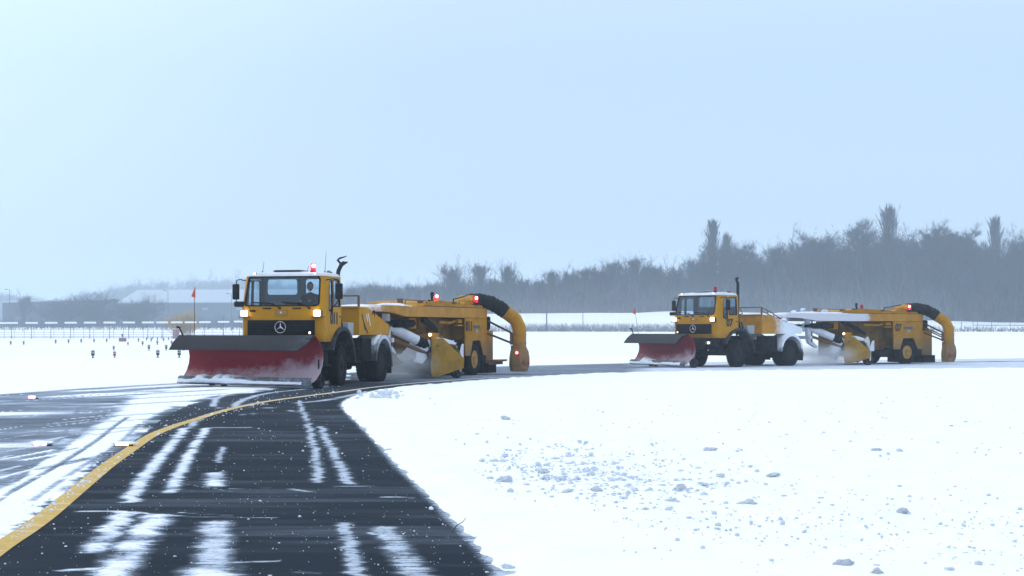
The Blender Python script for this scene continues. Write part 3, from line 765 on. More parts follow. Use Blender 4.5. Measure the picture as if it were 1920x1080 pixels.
    for s in (-1, 1):
        mb = MB(); mb.box((1.455, s*.78, 1.0), (.05, .28, .13), .02); mb.build('fog_lamp', [M_grey], bp)
        mb = MB(); mb.lathe([(.05, 1.475), (.045, 1.487), (0, 1.492)], 'X', (0, s*.82, 1.0), 14); mb.build('fog_lens', M_small, bp)
    # mirrors
    for s in (-1, 1):
        mb = MB(); y0 = s*1.16
        mb.tube([(1.12, s*1.12, 2.82), (1.10, s*1.32, 2.86), (1.06, s*1.43, 2.84), (1.04, s*1.46, 2.70), (1.04, s*1.46, 2.32), (1.05, s*1.42, 2.22), (.92, s*1.17, 2.02)], .014, 8)
        ar = mb.build('mirror_arm', M_blk, root)
        mb = MB(); mb.box((1.03, s*1.47, 2.53), (.08, .20, .42), .03, rot=(0, 0, s*.12)); mb.box((.986, s*1.465, 2.53), (.008, .16, .37), .0, rot=(0, 0, s*.12), mi=1)
        mb.build('mirror', [M_blk, M_mirror], ar)
        if s < 0:
            mb = MB(); mb.box((1.38, -1.22, 2.19), (.12, .28, .15), .04); mb.tube([(1.38, -1.12, 2.19), (1.25, -1.1, 2.15)], .014, 6); mb.build('kerb_mirror', M_blk, ar)
    return cab

def tube_arc(c, R, a0, a1, n=8):
    return [(c[0]+R*math.cos(math.radians(a0+(a1-a0)*k/n)), c[1]+R*math.sin(math.radians(a0+(a1-a0)*k/n))) for k in range(n+1)]

def build_truck(unit, label, loc, rz, lit, snowy_rear, plough_off, plough_yaw):
    r = empty('snowplough_truck', loc, rz); tag(r, label, 'snowplough truck', 'airfield snowplough trucks')
    build_cab(r, unit)
    # chassis
    mb = MB()
    for s in (-1, 1): mb.box((-1.35, s*.42, .98), (5.2, .10, .26), .01)
    for x in (.9, -.8, -1.9, -2.9, -3.9): mb.box((x, 0, .98), (.12, .84, .2), .01)
    mb.box((.35, 0, 1.0), (1.3, .8, .5), .05); mb.box((-.6, 0, .8), (.9, .5, .4), .05)
    mb.tube([(0, -1.0, .55), (0, 1.0, .55)], .09, 12); mb.tube([(-3.4, -.9, .55), (-3.4, .9, .55)], .11, 12)
    mb.lathe([(.2, -.2), (.24, 0), (.2, .2)], 'Y', (-3.4, 0, .55), 16)
    mb.tube([(-.9, 0, .7), (-3.2, 0, .6)], .05, 8)
    mb.box((1.0, -.95, .75), (.5, .3, .4), .04); mb.box((.98, .98, .72), (.30, .24, .40), .03); mb.box((.72, .98, .55), (.25, .22, .06), .01)
    mb.build('chassis', M_chas, r)
    for s in (-1, 1):
        wheel_parts(r, 0, s*1.04, .55, .30, s, steer=.10)
        wheel_parts(r, -3.4, s*1.04, .55, .30, s, dual=True)
        # front wheel arch
        c = (0, .60)
        o_ = [(.93, .98)]+tube_arc((0, .66), .93, 22, 158, 14)+[(-.99, .60)]
        i_ = [(.84, .96)]+tube_arc((0, .66), .83, 20, 160, 14)+[(-.90, .60)]
        mb = MB(); mb.strip(o_, i_, s*.72, s*1.235); mb.strip([(a*1.0, b_) for a, b_ in o_], [(a*.91, .66+(b_-.66)*.91) for a, b_ in o_], s*1.225, s*1.245)
        mb.build('wheel_arch', M_fend, r)
        # rear mudguard
        o_ = [(-2.62, .62)]+tube_arc((-3.4, .60), .76, 15, 158, 14)+[(-4.17, .42)]
        i_ = [(-2.68, .62)]+tube_arc((-3.4, .60), .70, 15, 158, 14)+[(-4.12, .42)]
        mb = MB(); mb.strip(o_, i_, s*.52, s*1.24); mb.strip(o_, [(-3.4+(a+3.4)*.86, .6+(b_-.6)*.86) for a, b_ in o_], s*1.23, s*1.25)
        mg = mb.build('mudguard', M_guard_s if snowy_rear else M_guard, r)
        mb = MB(); mb.box((-4.17, s*.88, .50), (.02, .66, .55), .004); mb.build('mudflap', M_blk, mg)
        if True:
            mb = lumpy([(-3.4+.77*math.cos(math.radians(a)), s*.88, .6+.77*math.sin(math.radians(a))) for a in range(40, 140 if not snowy_rear else 165, 8)], .33, .035 if not snowy_rear else .07, 3)
            mb.build('snow_cap', M_body_snow, mg, 80)
        # side boxes
        mb = MB(); mb.box((-2.15, s*.90, .95), (.78, .50, .66), .03)
        for k in range(3): mb.box((-2.40+k*.25, s*1.155, .95), (.03, .02, .60), .004)
        mb.build('battery_box' if s > 0 else 'fuel_tank', M_chas, r)
        mb = MB(); mb.box((-1.30, s*1.0, .62), (.60, .34, .05), .01); mb.box((-1.30, s*1.0, .98), (.60, .30, .04), .01); mb.tube([(-1.58, s*1.1, .60), (-1.58, s*1.1, 1.3)], .02, 6); mb.box((-1.35, s*.7, .85), (.5, .3, .5), .04)
        mb.build('step', M_chas, r)
        mb = MB(); mb.box((-.80, s*.92, 1.53), (.46, .46, .36), .02); mb.build('locker', M_grey, r)
    mb = MB(); mb.box((-.30, 0, 1.9), (.22, 1.5, .9), .04); mb.tube([(-.3, .8, 1.3), (-.3, .95, 1.7), (-.28, .9, 2.0)], .05, 8); mb.tube([(-.32, .6, 1.4), (-.45, 1.02, 1.6), (-.35, 1.0, 1.85)], .03, 8)
    mb.build('air_intake', M_chas, r)
    # exhaust stack
    mb = MB()
    if unit == '011':
        mb.tube([(-.14, 1.0, 1.4), (-.14, 1.0, 2.95), (-.16, 1.02, 3.12), (-.26, 1.06, 3.28), (-.36, 1.10, 3.34)], .058, 14)
        mb.tube([(-.28, 1.02, 3.34), (-.20, .98, 3.41), (-.23, 1.02, 3.46), (-.33, 1.12, 3.50), (-.38, 1.18, 3.53)], [.03, .032, .028, .018, .008], 8)
        mb.box((-.40, 1.14, 3.35), (.10, .10, .012), .003, rot=(0, .6, 0))
    else:
        mb.tube([(-.14, 1.0, 1.4), (-.14, 1.0, 3.46)], .06, 14); mb.tube([(-.14, 1.0, 3.46), (-.12, .96, 3.52), (-.12, .93, 3.62)], [.05, .055, .045], 10)
        mb.tube([(-.10, .9, 3.60), (-.18, 1.0, 3.66)], .05, 10)
    mb.build('exhaust_stack', M_blk, r)
    # ballast body with sloping tail
    side = [(-1.52, 1.36), (-4.15, 1.36), (-4.25, 1.50), (-4.2, 1.62), (-2.0, 2.14), (-1.52, 2.16)] if snowy_rear else [(-1.52, 1.36), (-4.15, 1.36), (-4.25, 1.55), (-4.2, 1.66), (-2.3, 2.14), (-1.52, 2.16)]
    mb = MB(); mb.prism(side, -1.14, 1.14, 'XZ', .012)
    mb.box((-1.515, 0, 2.15), (.07, 2.3, .05), .01)
    bd = mb.build('ballast_body', M_tail_s if snowy_rear else M_yel, r)
    if unit == '011':
        mb = MB()
        for k, (a0, b0, a1, b1) in enumerate(((-1.72, 1.95, -2.02, 1.50), (-2.25, 1.98, -2.45, 1.62), (-1.90, 1.70, -2.20, 1.42), (-2.1, 1.95, -2.22, 1.75))):
            dx, dz = a1-a0, b1-b0; L = math.hypot(dx, dz); nx, nz = -dz/L*.03, dx/L*.03
            mb.add([(a0+nx, 1.144, b0+nz), (a0-nx, 1.144, b0-nz), (a1-nx, 1.144, b1-nz), (a1+nx, 1.144, b1+nz), (a0+nx, 1.147, b0+nz), (a0-nx, 1.147, b0-nz), (a1-nx, 1.147, b1-nz), (a1+nx, 1.147, b1+nz)],
                   [(0, 1, 2, 3), (4, 5, 6, 7), (0, 1, 5, 4), (1, 2, 6, 5), (2, 3, 7, 6), (3, 0, 4, 7)], mi=k % 2)
        mb.build('hazard_stripes', [M_blk, M_stw], bd)
        mb = MB(); mb.box((-2.55, 1.02, 1.95), (.25, .22, .16), .04); mb.tube([(-2.5, 1.1, 1.9), (-2.75, 1.15, 2.05), (-2.9, 1.1, 1.8)], .03, 8); mb.build('coupling', M_chas, bd)
    mb = lumpy([(-1.7, 0, 2.15), (-2.0, 0, 2.16), (-2.3, 0, 2.12), (-2.8, 0, 2.0), (-3.4, 0, 1.86), (-4.1, 0, 1.70)], 1.05, .035 if not snowy_rear else .055, 5)
    mb.build('snow_cap', M_body_snow, bd, 80)
    mb = MB(); yy = 1.12
    for s in (-1, 1): mb.box((-1.52, s*yy, 2.30), (.06, .06, .34), .008)
    mb.box((-1.52, 0, 2.465), (.05, 2.26, .04), .006)
    mb.build('guard_rail', M_rust, r)
    if unit != '011':
        mb = MB(); mb.tube([(-1.55, 1.12, 2.44), (-2.1, 1.12, 2.28), (-2.75, 1.12, 2.0)], .022, 8); mb.tube([(-1.55, 1.12, 2.3), (-2.15, 1.12, 2.12), (-2.6, 1.12, 1.98)], .018, 8)
        for x_, z_ in ((-1.9, 2.34), (-2.3, 2.2)): mb.tube([(x_, 1.12, z_), (x_-.05, 1.12, 2.02)], .018, 8)
        mb.tube([(-.4, .9, 2.42), (-.5, .95, 2.2), (-.38, .7, 2.1)], .025, 8)
        mb.build('hand_rail', M_rust, r)
        mb = lumpy([(-2.85, 1.1, 1.96), (-3.05, 1.14, 1.92), (-3.2, 1.1, 1.86)], .08, .08, 9); mb.build('snow_cap', M_body_snow, bd, 80)
        mb = MB(); mb.tube([(-3.95, 1.0, 1.62), (-4.3, 1.1, 1.66), (-4.35, 1.12, 1.80)], .05, 8); mb.build('hook', M_grey, bd)
    # roof beacon and aerials
    mb = MB(); mb.lathe([(.075, 3.02), (.075, 3.09)], 'Z', (.92, .70, 0), 16)
    bc = mb.build('beacon', M_blk, r)
    mb = MB(); mb.lathe([(.068, 3.09), (.072, 3.20), (.062, 3.27), (.03, 3.295), (0, 3.30)], 'Z', (.92, .70, 0), 20); mb.build('dome', M_redon if lit else M_redoff, bc)
    if lit:
        b_ = bmesh.new(); bmesh.ops.create_icosphere(b_, subdivisions=2, radius=.050); MB().bm(b_, Matrix.Translation((.975, .735, 3.21))).build('bulb', M_redcore, bc, 90)
    if unit == '011':
        for (x_, y_, z_) in ((.75, .95, 3.62), (.95, -.75, 3.35), (.5, .35, 3.24)):
            mb = MB(); mb.tube([(x_, y_, 3.0), (x_, y_+.02, 3.08)], .018, 8); mb.tube([(x_, y_+.02, 3.06), (x_-.02, y_+.05, z_)], [.007, .004], 6); mb.build('aerial', M_blk, r)
    # ---- plough
    px_, py_ = plough_off; Lh = 2.28
    R = Matrix.Translation((px_, py_, 0)) @ Matrix.Rotation(plough_yaw, 4, 'Z')     # local: x forward (normal), y along the blade
    mb = MB()
    prof = [(.02, .16), (-.12, .24), (-.26, .40), (-.35, .60), (-.38, .80), (-.33, 1.02), (-.22, 1.20), (-.08, 1.32)]
    ny = 24; vs, fs = [], []
    for j in range(ny+1):
        y = -Lh+2*Lh*j/ny; k = 1+.10*max(0, (y-1.6)/.75)**2
        for off in (0, -.03):
            for (a_, z_) in prof: vs.append((a_*k+off, y, z_+(.03*max(0, (y-1.7)/.65) if z_ > 1 else 0)))
    n = len(prof)
    for j in range(ny):
        o1, o2 = j*2*n, (j+1)*2*n
        for i in range(n-1):
            fs.append((o1+i, o1+i+1, o2+i+1, o2+i)); fs.append((o1+n+i, o2+n+i, o2+n+i+1, o1+n+i+1))
        fs.append((o1, o2, o2+n, o1+n)); fs.append((o1+n-1, o1+2*n-1, o2+2*n-1, o2+n-1))
    for j in (0, ny):
        o1 = j*2*n
        for i in range(n-1): fs.append((o1+i, o1+i+1, o1+n+i+1, o1+n+i))
    mb.add(vs, fs)
    for k in range(7):    # ribs on the back
        y = -2.2+k*.73; mb.prism([(a_-.03, z_) for a_, z_ in prof[1:]]+[(-.20, 1.28), (-.48, 1.0), (-.52, .7), (-.45, .4), (-.25, .2)][0:5], y-.01, y+.01, 'XZ')
    v2 = [R @ Vector(p) for p in mb.v]; mb.v = [tuple(p) for p in v2]
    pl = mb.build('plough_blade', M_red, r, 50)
    DG = .22 if unit == '011' else .04
    q = MB(); q.prism([(-.10, 1.35), (-.06, 1.365), (.16, 1.19), (.33, .98), (.31, .97), (.14, 1.16), (-.10, 1.32)], -Lh-.08, Lh-.22, 'XZ')
    # diagonal cut end of the flap
    q.prism([(-.10, 1.35), (-.06, 1.365), (.04, 1.29), (.03, 1.26), (-.10, 1.32)], Lh-.22, Lh-.05, 'XZ')
    q.add([(.04, Lh-.22, 1.29), (.16, Lh-.22, 1.19), (.33, Lh-.22, .98), (.10, Lh-.22+DG, 1.25), (.02, Lh-.22, 1.27), (.14, Lh-.22, 1.16), (.31, Lh-.22, .965), (.08, Lh-.22+DG, 1.23)], [(0, 1, 3), (1, 2, 3), (4, 7, 5), (5, 7, 6), (0, 3, 7, 4), (2, 6, 7, 3), (0, 4, 5, 1), (1, 5, 6, 2)])
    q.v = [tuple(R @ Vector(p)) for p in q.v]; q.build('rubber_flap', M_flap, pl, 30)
    q = MB()
    for k in range(5):
        w_ = 2*Lh/5; q.box((.05, -Lh+w_*(k+.5), .16), (.03, w_-.02, .20), .006, rot=(0, .25, 0))
    q.tube([(.10, -Lh, .10), (.10, Lh, .10)], .018, 6); q.box((.02, 0, .27), (.05, 2*Lh-.05, .03), .006)
    q.v = [tuple(R @ Vector(p)) for p in q.v]; q.build('cutting_edge', M_steel, pl)
    # snow riding on the cutting edge
    sd_ = 3.0 if unit == '011' else 9.0; nv, nu = 150, 10; vs, fs = [], []
    for j in range(nv+1):
        y = -Lh+.03+(2*Lh-.3)*j/nv; left = 1.0-.55*float(sstep(-.9, .4, y)); am = max(.06, (float(fbm(np.array(y*1.3+sd_), np.array(2.2), 3))-.25)*1.5)*left
        for i in range(nu+1):
            a_ = i/nu; u = .13-.30*a_; zz = .17+.26*a_*am*1.6+.10*am*math.sin(PI*a_)+.09*(float(fbm(np.array(y*9+sd_), np.array(a_*5), 3))-.45)*(.3+am)
            vs.append((u+.16*math.sin(PI*a_)*am, y, zz if 0 < i < nu else zz-.05))
        for i in range(nu+1): a_ = i/nu; vs.append((.10-.36*a_, y, .10+.05*a_))
    c_ = 2*(nu+1)
    for j in range(nv):
        for i in range(nu): fs += [(j*c_+i, j*c_+i+1, (j+1)*c_+i+1, (j+1)*c_+i), (j*c_+nu+1+i, (j+1)*c_+nu+1+i, (j+1)*c_+nu+2+i, j*c_+nu+2+i)]
        fs += [(j*c_, (j+1)*c_, (j+1)*c_+nu+1, j*c_+nu+1), (j*c_+nu, j*c_+2*nu+1, (j+1)*c_+2*nu+1, (j+1)*c_+nu)]
    q = MB().add(vs, fs); q.v = [tuple(R @ Vector(p)) for p in q.v]; q.build('snow_crust', M_crumb, pl, 80)
    q = MB()     # push frame and hydraulics
    for s in (-1, 1):
        q.tube([R @ Vector((-.45, s*.7, .55)), Vector((1.35, s*.45, .8))], .06, 8)
    q.box((1.55, 0, .95), (.25, 1.3, .5), .04); q.tube([R @ Vector((-.4, -1.2, .6)), Vector((1.5, -.4, .7))], .035, 8); q.tube([Vector((1.6, 0, 1.2)), R @ Vector((-.45, 0, 1.05))], .05, 8)
    q.tube([R @ Vector((-.5, -2.1, .62)), R @ Vector((-.5, 2.1, .62))], .05, 8)
    q.build('push_frame', M_chas, pl)
    for (cy, cx) in ((-1.98+.30, -.62), (-1.98+.72, -.62), (Lh-.10, -.42), (Lh-.38, -.62)):
        pc = R @ Vector((cx, cy, 0))
        q = MB(); rw = .19
        q.lathe([(rw*.5, -.05), (rw*.9, -.07), (rw, -.05), (rw, .05), (rw*.9, .07), (rw*.5, .05)], 'Y', (pc.x, pc.y, rw), 24)
        q.lathe([(rw*.5, -.045), (.04, -.06), (.04, .06), (rw*.5, .045)], 'Y', (pc.x, pc.y, rw), 16, mi=1)
        q.tube([(pc.x, pc.y+.09, rw), (pc.x+.04, pc.y+.09, rw*2.2), (pc.x+.08, pc.y, rw*2.4), (pc.x+.10, pc.y, .75)], .02, 6, mi=1)
        q.build('castor', [M_cast, M_chas], pl)
    # edge marker lamp and pennant
    p0 = R @ Vector((-.08, -Lh+.05, 1.33)); q = MB(); q.tube([p0, p0+Vector((.02, -.10, .24))], .022, 8); q.tube([p0+Vector((0, -.08, .22)), p0+Vector((.04, -.17, .26))], .03, 8)
    ml = q.build('marker_lamp', M_blk, pl)
    p0 = R @ Vector((-.12, -Lh+.42, 1.30)); q = MB(); tilt = .0 if unit == '011' else -.22
    top = p0+Vector((0, tilt, 1.30 if unit == '011' else 1.12)); q.tube([p0, top], [.011, .007], 6); q.build('pennant_pole', M_rust, pl)
    q = MB(); d = Vector((0, -.13, 0)); q.add([top+Vector((0, .03, .08)), top+Vector((.02, -.08, -.20)), top+Vector((0, .03, -.24)), top+Vector((.008, .03, .08)), top+Vector((.028, -.08, -.20)), top+Vector((.008, .03, -.24))], [(0, 1, 2), (5, 4, 3), (0, 3, 4, 1), (1, 4, 5, 2), (2, 5, 3, 0)])
    q.build('pennant', M_flag, pl)
    return r

def lumpy(path, halfw, thick, seed, n=14):
    """soft irregular layer of snow lying along a path (x,y,z), spread sideways in y"""
    P = resample3(path, .09); r = np.random.RandomState(seed); vs, fs = [], []; m = 8
    ph = r.uniform(0, 9, 4)
    for i, p in enumerate(P):
        e_ = min(1, 4*min(i, len(P)-1-i)/max(1, len(P)-1)+.05); wv = halfw*(.88+.10*math.sin(i*.9+ph[0])+.08*math.sin(i*2.3+ph[1]))
        for j in range(m+1):
            u = j/m; y = (u*2-1)*wv
            h = thick*(1-(2*u-1)**4)*e_*(1+.5*math.sin(i*.8+j*1.3+ph[2])*math.sin(j*2.1+ph[3]+i*.35))
            vs.append((p[0], p[1]+y, p[2]+h))
        for j in range(m+1): vs.append((p[0], p[1]+(j/m*2-1)*wv, p[2]-.02))
    c = 2*(m+1)
    for i in range(len(P)-1):
        for j in range(m):
            fs.append((i*c+j, i*c+j+1, (i+1)*c+j+1, (i+1)*c+j)); fs.append((i*c+m+1+j, (i+1)*c+m+1+j, (i+1)*c+m+2+j, i*c+m+2+j))
        fs.append((i*c, (i+1)*c, (i+1)*c+m+1, i*c+m+1)); fs.append((i*c+m, i*c+2*m+1, (i+1)*c+2*m+1, (i+1)*c+m))
    for i in (0, len(P)-1):
        for j in range(m): fs.append((i*c+j, i*c+m+1+j, i*c+m+2+j, i*c+j+1))
    return MB().add(vs, fs)
def resample3(P, step):
    o = []; P = [Vector(p) for p in P]
    for a, b in zip(P, P[1:]):
        k = max(1, int((b-a).length/step)); o += [a.lerp(b, t/k) for t in range(k)]
    return o+[P[-1]]
M_roof = worn('white_roof_paint', (.62, .66, .70), (.42, .45, .48), .5, 3)
M_fend = worn('dark_fender', (.022, .024, .028), (.10, .11, .12), .6, 4, amt=.8)
M_guard = snowy('mudguard_frosted', (.05, .053, .058), 2, .75, 1.30, (.55, .59, .65), n_amt=.7)
M_guard_s = snowy('mudguard_snow_caked', (.04, .042, .045), 2, .55, .85, n_amt=.7)
M_tail_s = snowy('body_tail_snow_caked', (.50, .222, .004), 0, -2.2, -3.1, n_amt=1.0)
M_stw = new_mat('white_stripe', (.6, .62, .62), .6)
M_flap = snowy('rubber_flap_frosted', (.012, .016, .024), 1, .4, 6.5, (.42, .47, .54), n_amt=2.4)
# red mouldboard with a frosted lower edge
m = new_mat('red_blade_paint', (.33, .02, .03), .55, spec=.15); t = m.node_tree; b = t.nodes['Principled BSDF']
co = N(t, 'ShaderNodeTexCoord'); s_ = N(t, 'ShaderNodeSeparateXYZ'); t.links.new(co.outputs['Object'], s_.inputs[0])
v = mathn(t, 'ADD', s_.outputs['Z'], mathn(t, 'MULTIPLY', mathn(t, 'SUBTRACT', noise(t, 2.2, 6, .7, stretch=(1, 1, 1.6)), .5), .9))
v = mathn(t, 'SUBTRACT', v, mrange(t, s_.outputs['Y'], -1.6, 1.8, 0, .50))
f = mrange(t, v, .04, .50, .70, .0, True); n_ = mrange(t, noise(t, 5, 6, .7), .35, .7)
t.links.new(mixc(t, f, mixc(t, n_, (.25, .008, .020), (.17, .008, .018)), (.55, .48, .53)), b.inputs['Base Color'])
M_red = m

def heading(theta_deg):
    a = math.radians(theta_deg); return math.atan2(-math.cos(a), -math.sin(a))
def place(px, py, theta, lx, ly):
    """vehicle origin so that its local point (lx,ly) stands on the ground at a measured spot"""
    x, y = gpt(px, py); rz = heading(theta); c, s = math.cos(rz), math.sin(rz)
    return (x-(c*lx-s*ly), y-(s*lx+c*ly), 0.0), rz
TH1, TH2 = 14.0, 48.0
loc1, rz1 = place(642, 722.5, TH1, 0, 1.19)
loc2, rz2 = place(1386, 688.4, TH2, 0, 1.19)
truck1 = build_truck('011', 'nearer yellow snowplough truck marked 011 with its roof beacon lit and a driver', loc1, rz1, True, False, (2.25, -.70), math.radians(-18))
truck2 = build_truck('07', 'yellow snowplough truck marked 07 with snow caked over its tail, farther off to the right', loc2, rz2, False, True, (2.2, -1.3), math.radians(-18))

# ---- driver of the near truck
def build_person(parent_loc, rz):
    v = [(0, 0, 0), (0, 0, .22), (0, 0, .44), (0, 0, .56), (0, 0, .60),           # pelvis, waist, chest, neck base, neck
         (.02, .20, .47), (.16, .27, .24), (.38, .14, .34), (.44, .12, .36),       # left arm
         (.02, -.20, .47), (.16, -.27, .24), (.38, -.14, .34), (.44, -.12, .36),
         (.06, .10, -.02), (.48, .13, .03), (.52, .13, -.40), (.64, .13, -.45), (.06, -.10, -.02), (.48, -.13, .03), (.52, -.13, -.40), (.64, -.13, -.45)]
    ed = [(0, 1), (1, 2), (2, 3), (3, 4), (2, 5), (5, 6), (6, 7), (7, 8), (2, 9), (9, 10), (10, 11), (11, 12), (0, 13), (13, 14), (14, 15), (15, 16), (0, 17), (17, 18), (18, 19), (19, 20)]
    rad = [.16, .15, .17, .08, .06, .075, .055, .04, .04, .075, .055, .04, .04, .09, .075, .05, .045, .09, .075, .05, .045]
    me = bpy.data.meshes.new('person'); me.from_pydata(v, ed, []); o = bpy.data.objects.new('person', me); COL.objects.link(o)
    md = o.modifiers.new('s', 'SKIN'); sv = me.skin_vertices[0].data
    for i, r_ in enumerate(rad): sv[i].radius = (r_, r_); sv[i].use_root = (i == 0)
    o.modifiers.new('u', 'SUBSURF').levels = 2
    res = bpy.data.meshes.new_from_object(o.evaluated_get(bpy.context.evaluated_depsgraph_get()))
    bpy.data.objects.remove(o)
    b = bmesh.new(); b.from_mesh(res)      # head with nose, chin and ears grown into the same mesh
    h = bmesh.new(); bmesh.ops.create_icosphere(h, subdivisions=4, radius=1)
    for q in h.verts:
        x, y, z = q.co; zz = z*.125; w_ = .078*(1-.18*max(0, -z)); xx = x*.098
        if x > 0 and z < -.3: xx += .012*(-z)
        if x > .7 and abs(y) < .22 and -.35 < z < .15: xx += .026*(1-abs(y)/.22)*(1-abs(z+.15)/.3) if abs(z+.15) < .3 else 0
        if x > .6 and .05 < z < .30 and .18 < abs(y) < .55: xx -= .008
        yy = y*w_
        if abs(y) > .9 and abs(z) < .35 and abs(x) < .3: yy += math.copysign(.015, y)
        if x > .6 and -.62 < z < -.50 and abs(y) < .35: xx -= .006
        q.co = (xx+.02, yy, zz+.74)
    for f_ in h.faces: f_.material_index = 1
    tmpm = bpy.data.meshes.new('t'); h.to_mesh(tmpm); h.free(); b.from_mesh(tmpm)
    for f_ in b.faces:
        c = f_.calc_center_median(); f_.smooth = True
        f_.material_index = 1 if c.z > .63 or c.x > .395 and c.z > .2 else 0
    b.to_mesh(res); b.free()
    for m_ in (M_coat, M_skin): res.materials.append(m_)
    o = link('person', res); o.location = parent_loc; o.rotation_euler = (0, 0, rz)
    hb = bmesh.new(); bmesh.ops.create_icosphere(hb, subdivisions=3, radius=1)
    bmesh.ops.delete(hb, geom=[q for q in hb.verts if q.co.z < .15+.55*q.co.x or q.co.z < -.5], context='VERTS')
    for q in hb.verts: q.co = (q.co.x*.108+.015, q.co.y*.088, q.co.z*.135+.745)
    MB().bm(hb).build('hair', M_hair, o, 90)
    return tag(o, 'driver in dark jacket sitting at the wheel of the nearer truck', 'person')
M_coat = new_mat('dark_jacket', (.02, .022, .03), .9); M_skin = new_mat('skin', (.36, .20, .15), .6); M_hair = new_mat('dark_hair', (.03, .025, .02), .9)
c_, s_ = math.cos(rz1), math.sin(rz1); lx, ly = .45, .44
build_person((loc1[0]+c_*lx-s_*ly, loc1[1]+s_*lx+c_*ly, 1.93), rz1)

# ------------------------------------------------------------------ SWEEPER TRAILERS (origin under the wheel axle)
def build_trailer(unit, label, loc, rz, near):
    r = empty('sweeper_trailer', loc, rz); tag(r, label, 'sweeper trailer', 'airfield sweeper blower trailers')
    snow = not near
    YW = 1.22
    # side panels with the angular wheel arch
    arch = [(.95, .66), (.53, .66), (.32, 1.16), (-.34, 1.16), (-.62, .66), (-.92, .66)]
    for s in (-1, 1):
        mb = MB(); mb.prism([(-.92, 1.90), (.97, 1.90)]+arch, s*(YW-.05), s*YW, 'XZ', .004)
        mb.box((.02, s*(YW+.004), 1.28), (1.86, .012, .02)); mb.box((.02, s*(YW+.002), 1.89), (1.86, .014, .016))
        pn = mb.build('side_panel', M_yel2, r)
        if s > 0:
            me = text_mesh(unit, .43, .88, .022); me.transform(Matrix.Translation((.66, YW+.010, 1.62)) @ Matrix.Rotation(PI, 4, 'Z') @ Matrix.Rotation(PI/2, 4, 'X'))
            me.materials.append(M_ink); link('number', me, pn)
            mb = MB(); mb.box((.00, YW+.012, 1.62), (.60, .010, .11), .002); mb.box((.00, YW+.018, 1.62), (.50, .004, .03), .0, mi=1)
            mb.build('name_plate', [new_mat('grey_plate', (.10, .11, .12), .5), new_mat('grey_letter_band', (.05, .05, .055), .5)], pn)
            mb = MB(); mb.prism([(-.07, 1.53), (.07, 1.53), (.07, 1.46), (0, 1.39), (-.07, 1.46)], YW+.004, YW+.012, 'XZ')
            mb.build('shield_emblem', M_grey, pn)
    # body behind the panels
    mb = MB(); mb.box((.0, 0, 1.70), (1.80, 2.30, 1.02), .02); mb.box((0, 0, 1.16), (1.84, 1.2, .9), .02); mb.build('body', M_ydark, r)
    mb = MB(); mb.box((-.93, 0, 1.55), (.06, 2.40, 1.3), .01); mb.box((-1.27, .10, .92), (.68, 2.15, 1.16), .02); mb.box((-1.27, 0, 1.54), (.66, 2.1, .08), .02)
    mb.box((-1.26, YW-.045, .95), (.60, .01, .015)); mb.build('tail_housing', M_yel2, r)
    mb = MB(); mb.box((-1.12, 1.05, 1.74), (.32, .26, .46), .02); mb.ring(rrect(-1.12, 1.74, .30, .42, .02, 1), rrect(-1.12, 1.74, .2, .3, .02, 1), 1.18, 1.21); mb.build('duct_frame', M_chas, r)
    mb = MB(); mb.box((-1.3, .2, .22), (.85, 2.1, .34), .01); mb.box((-.75, 1.0, .55), (.35, .4, .35), .05); mb.box((-.2, 0, .5), (1.6, .8, .4), .04)
    mb.build('rubber_apron', M_chas, r)
    if near:
        mb = MB(); mb.prism([(-.95, 1.12), (-1.6, 1.10), (-2.35, 1.30), (-2.38, 1.40), (-1.6, 1.62), (-.98, 1.60)], .44, .50, 'XY'); mb.box((-1.5, 1.25, .38), (1.0, .28, .10), .02)
        mb.build('deflector_step', worn('rusty_step', (.30, .15, .07), (.16, .09, .05), .7, 5), r)
    # main beams
    for s in (-1, 1):
        mb = MB(); mb.prism([(-.92, 1.91), (-.92, 2.235), (7.35, 2.235), (7.5, 2.18), (7.5, 2.05), (6.6, 2.03), (5.6, 1.91)], s*(YW-.14), s*(YW+.012), 'XZ', .006)
        mb.build('side_beam', (M_beam1 if near else M_beam2), r)
    mb = MB(); mb.box((7.0, 0, 2.12), (.9, 2.2, .14), .02); mb.box((7.0, 0, 1.85), (.5, .5, .5), .05)
    mb.build('gooseneck', (M_beam1 if near else M_beam2), r)
    # deck and engine cover
    mb = MB(); mb.box((2.0, 0, 2.10), (6.2, 2.16, .10), .01); mb.build('deck', M_ydark, r)
    mb = MB(); mb.prism([(-.9, 2.25), (-.9, 2.34), (4.0, 2.34), (4.2, 2.25)], -1.18, 1.16, 'XZ', .006); mb.prism([(.6, 2.34), (.9, 2.40), (2.6, 2.46), (4.0, 2.345)], -1.05, 1.0, 'XZ', .006)
    mb.box((1.6, 0, 2.255), (5.1, 2.42, .02), .004, mi=1); mb.build('roof_cover', [M_yel2, M_rust], r)
    # recessed engine room
    mb = MB(); mb.box((2.35, 0, 1.25), (2.7, 1.40, 1.30), .02); mb.box((3.0, .15, 1.75), (1.9, 1.5, .3), .03)
    for k in range(6): mb.box((1.3+k*.42, .705, 1.15), (.02, .02, .95), .003)
    mb.build('engine_housing', M_ydark, r)
    mb = MB(); mb.box((2.3, 0, .5), (2.9, 1.3, .25), .03); mb.box((1.3, .8, .52), (.6, .35, .25), .03)
    mb.tube([(3.9, 1.0, 1.88), (3.1, 1.0, 1.62), (2.4, .85, 1.36)], .085, 10)
    mb.tube([(5.2, .95, 1.72), (4.5, .95, 1.72)], .10, 12); mb.tube([(5.5, .7, 1.7), (6.6, .7, 1.7)], .07, 10); mb.box((4.9, .6, 1.70), (1.2, .6, .24), .05)
    mb.build('hydraulic_gear', M_chas, r)
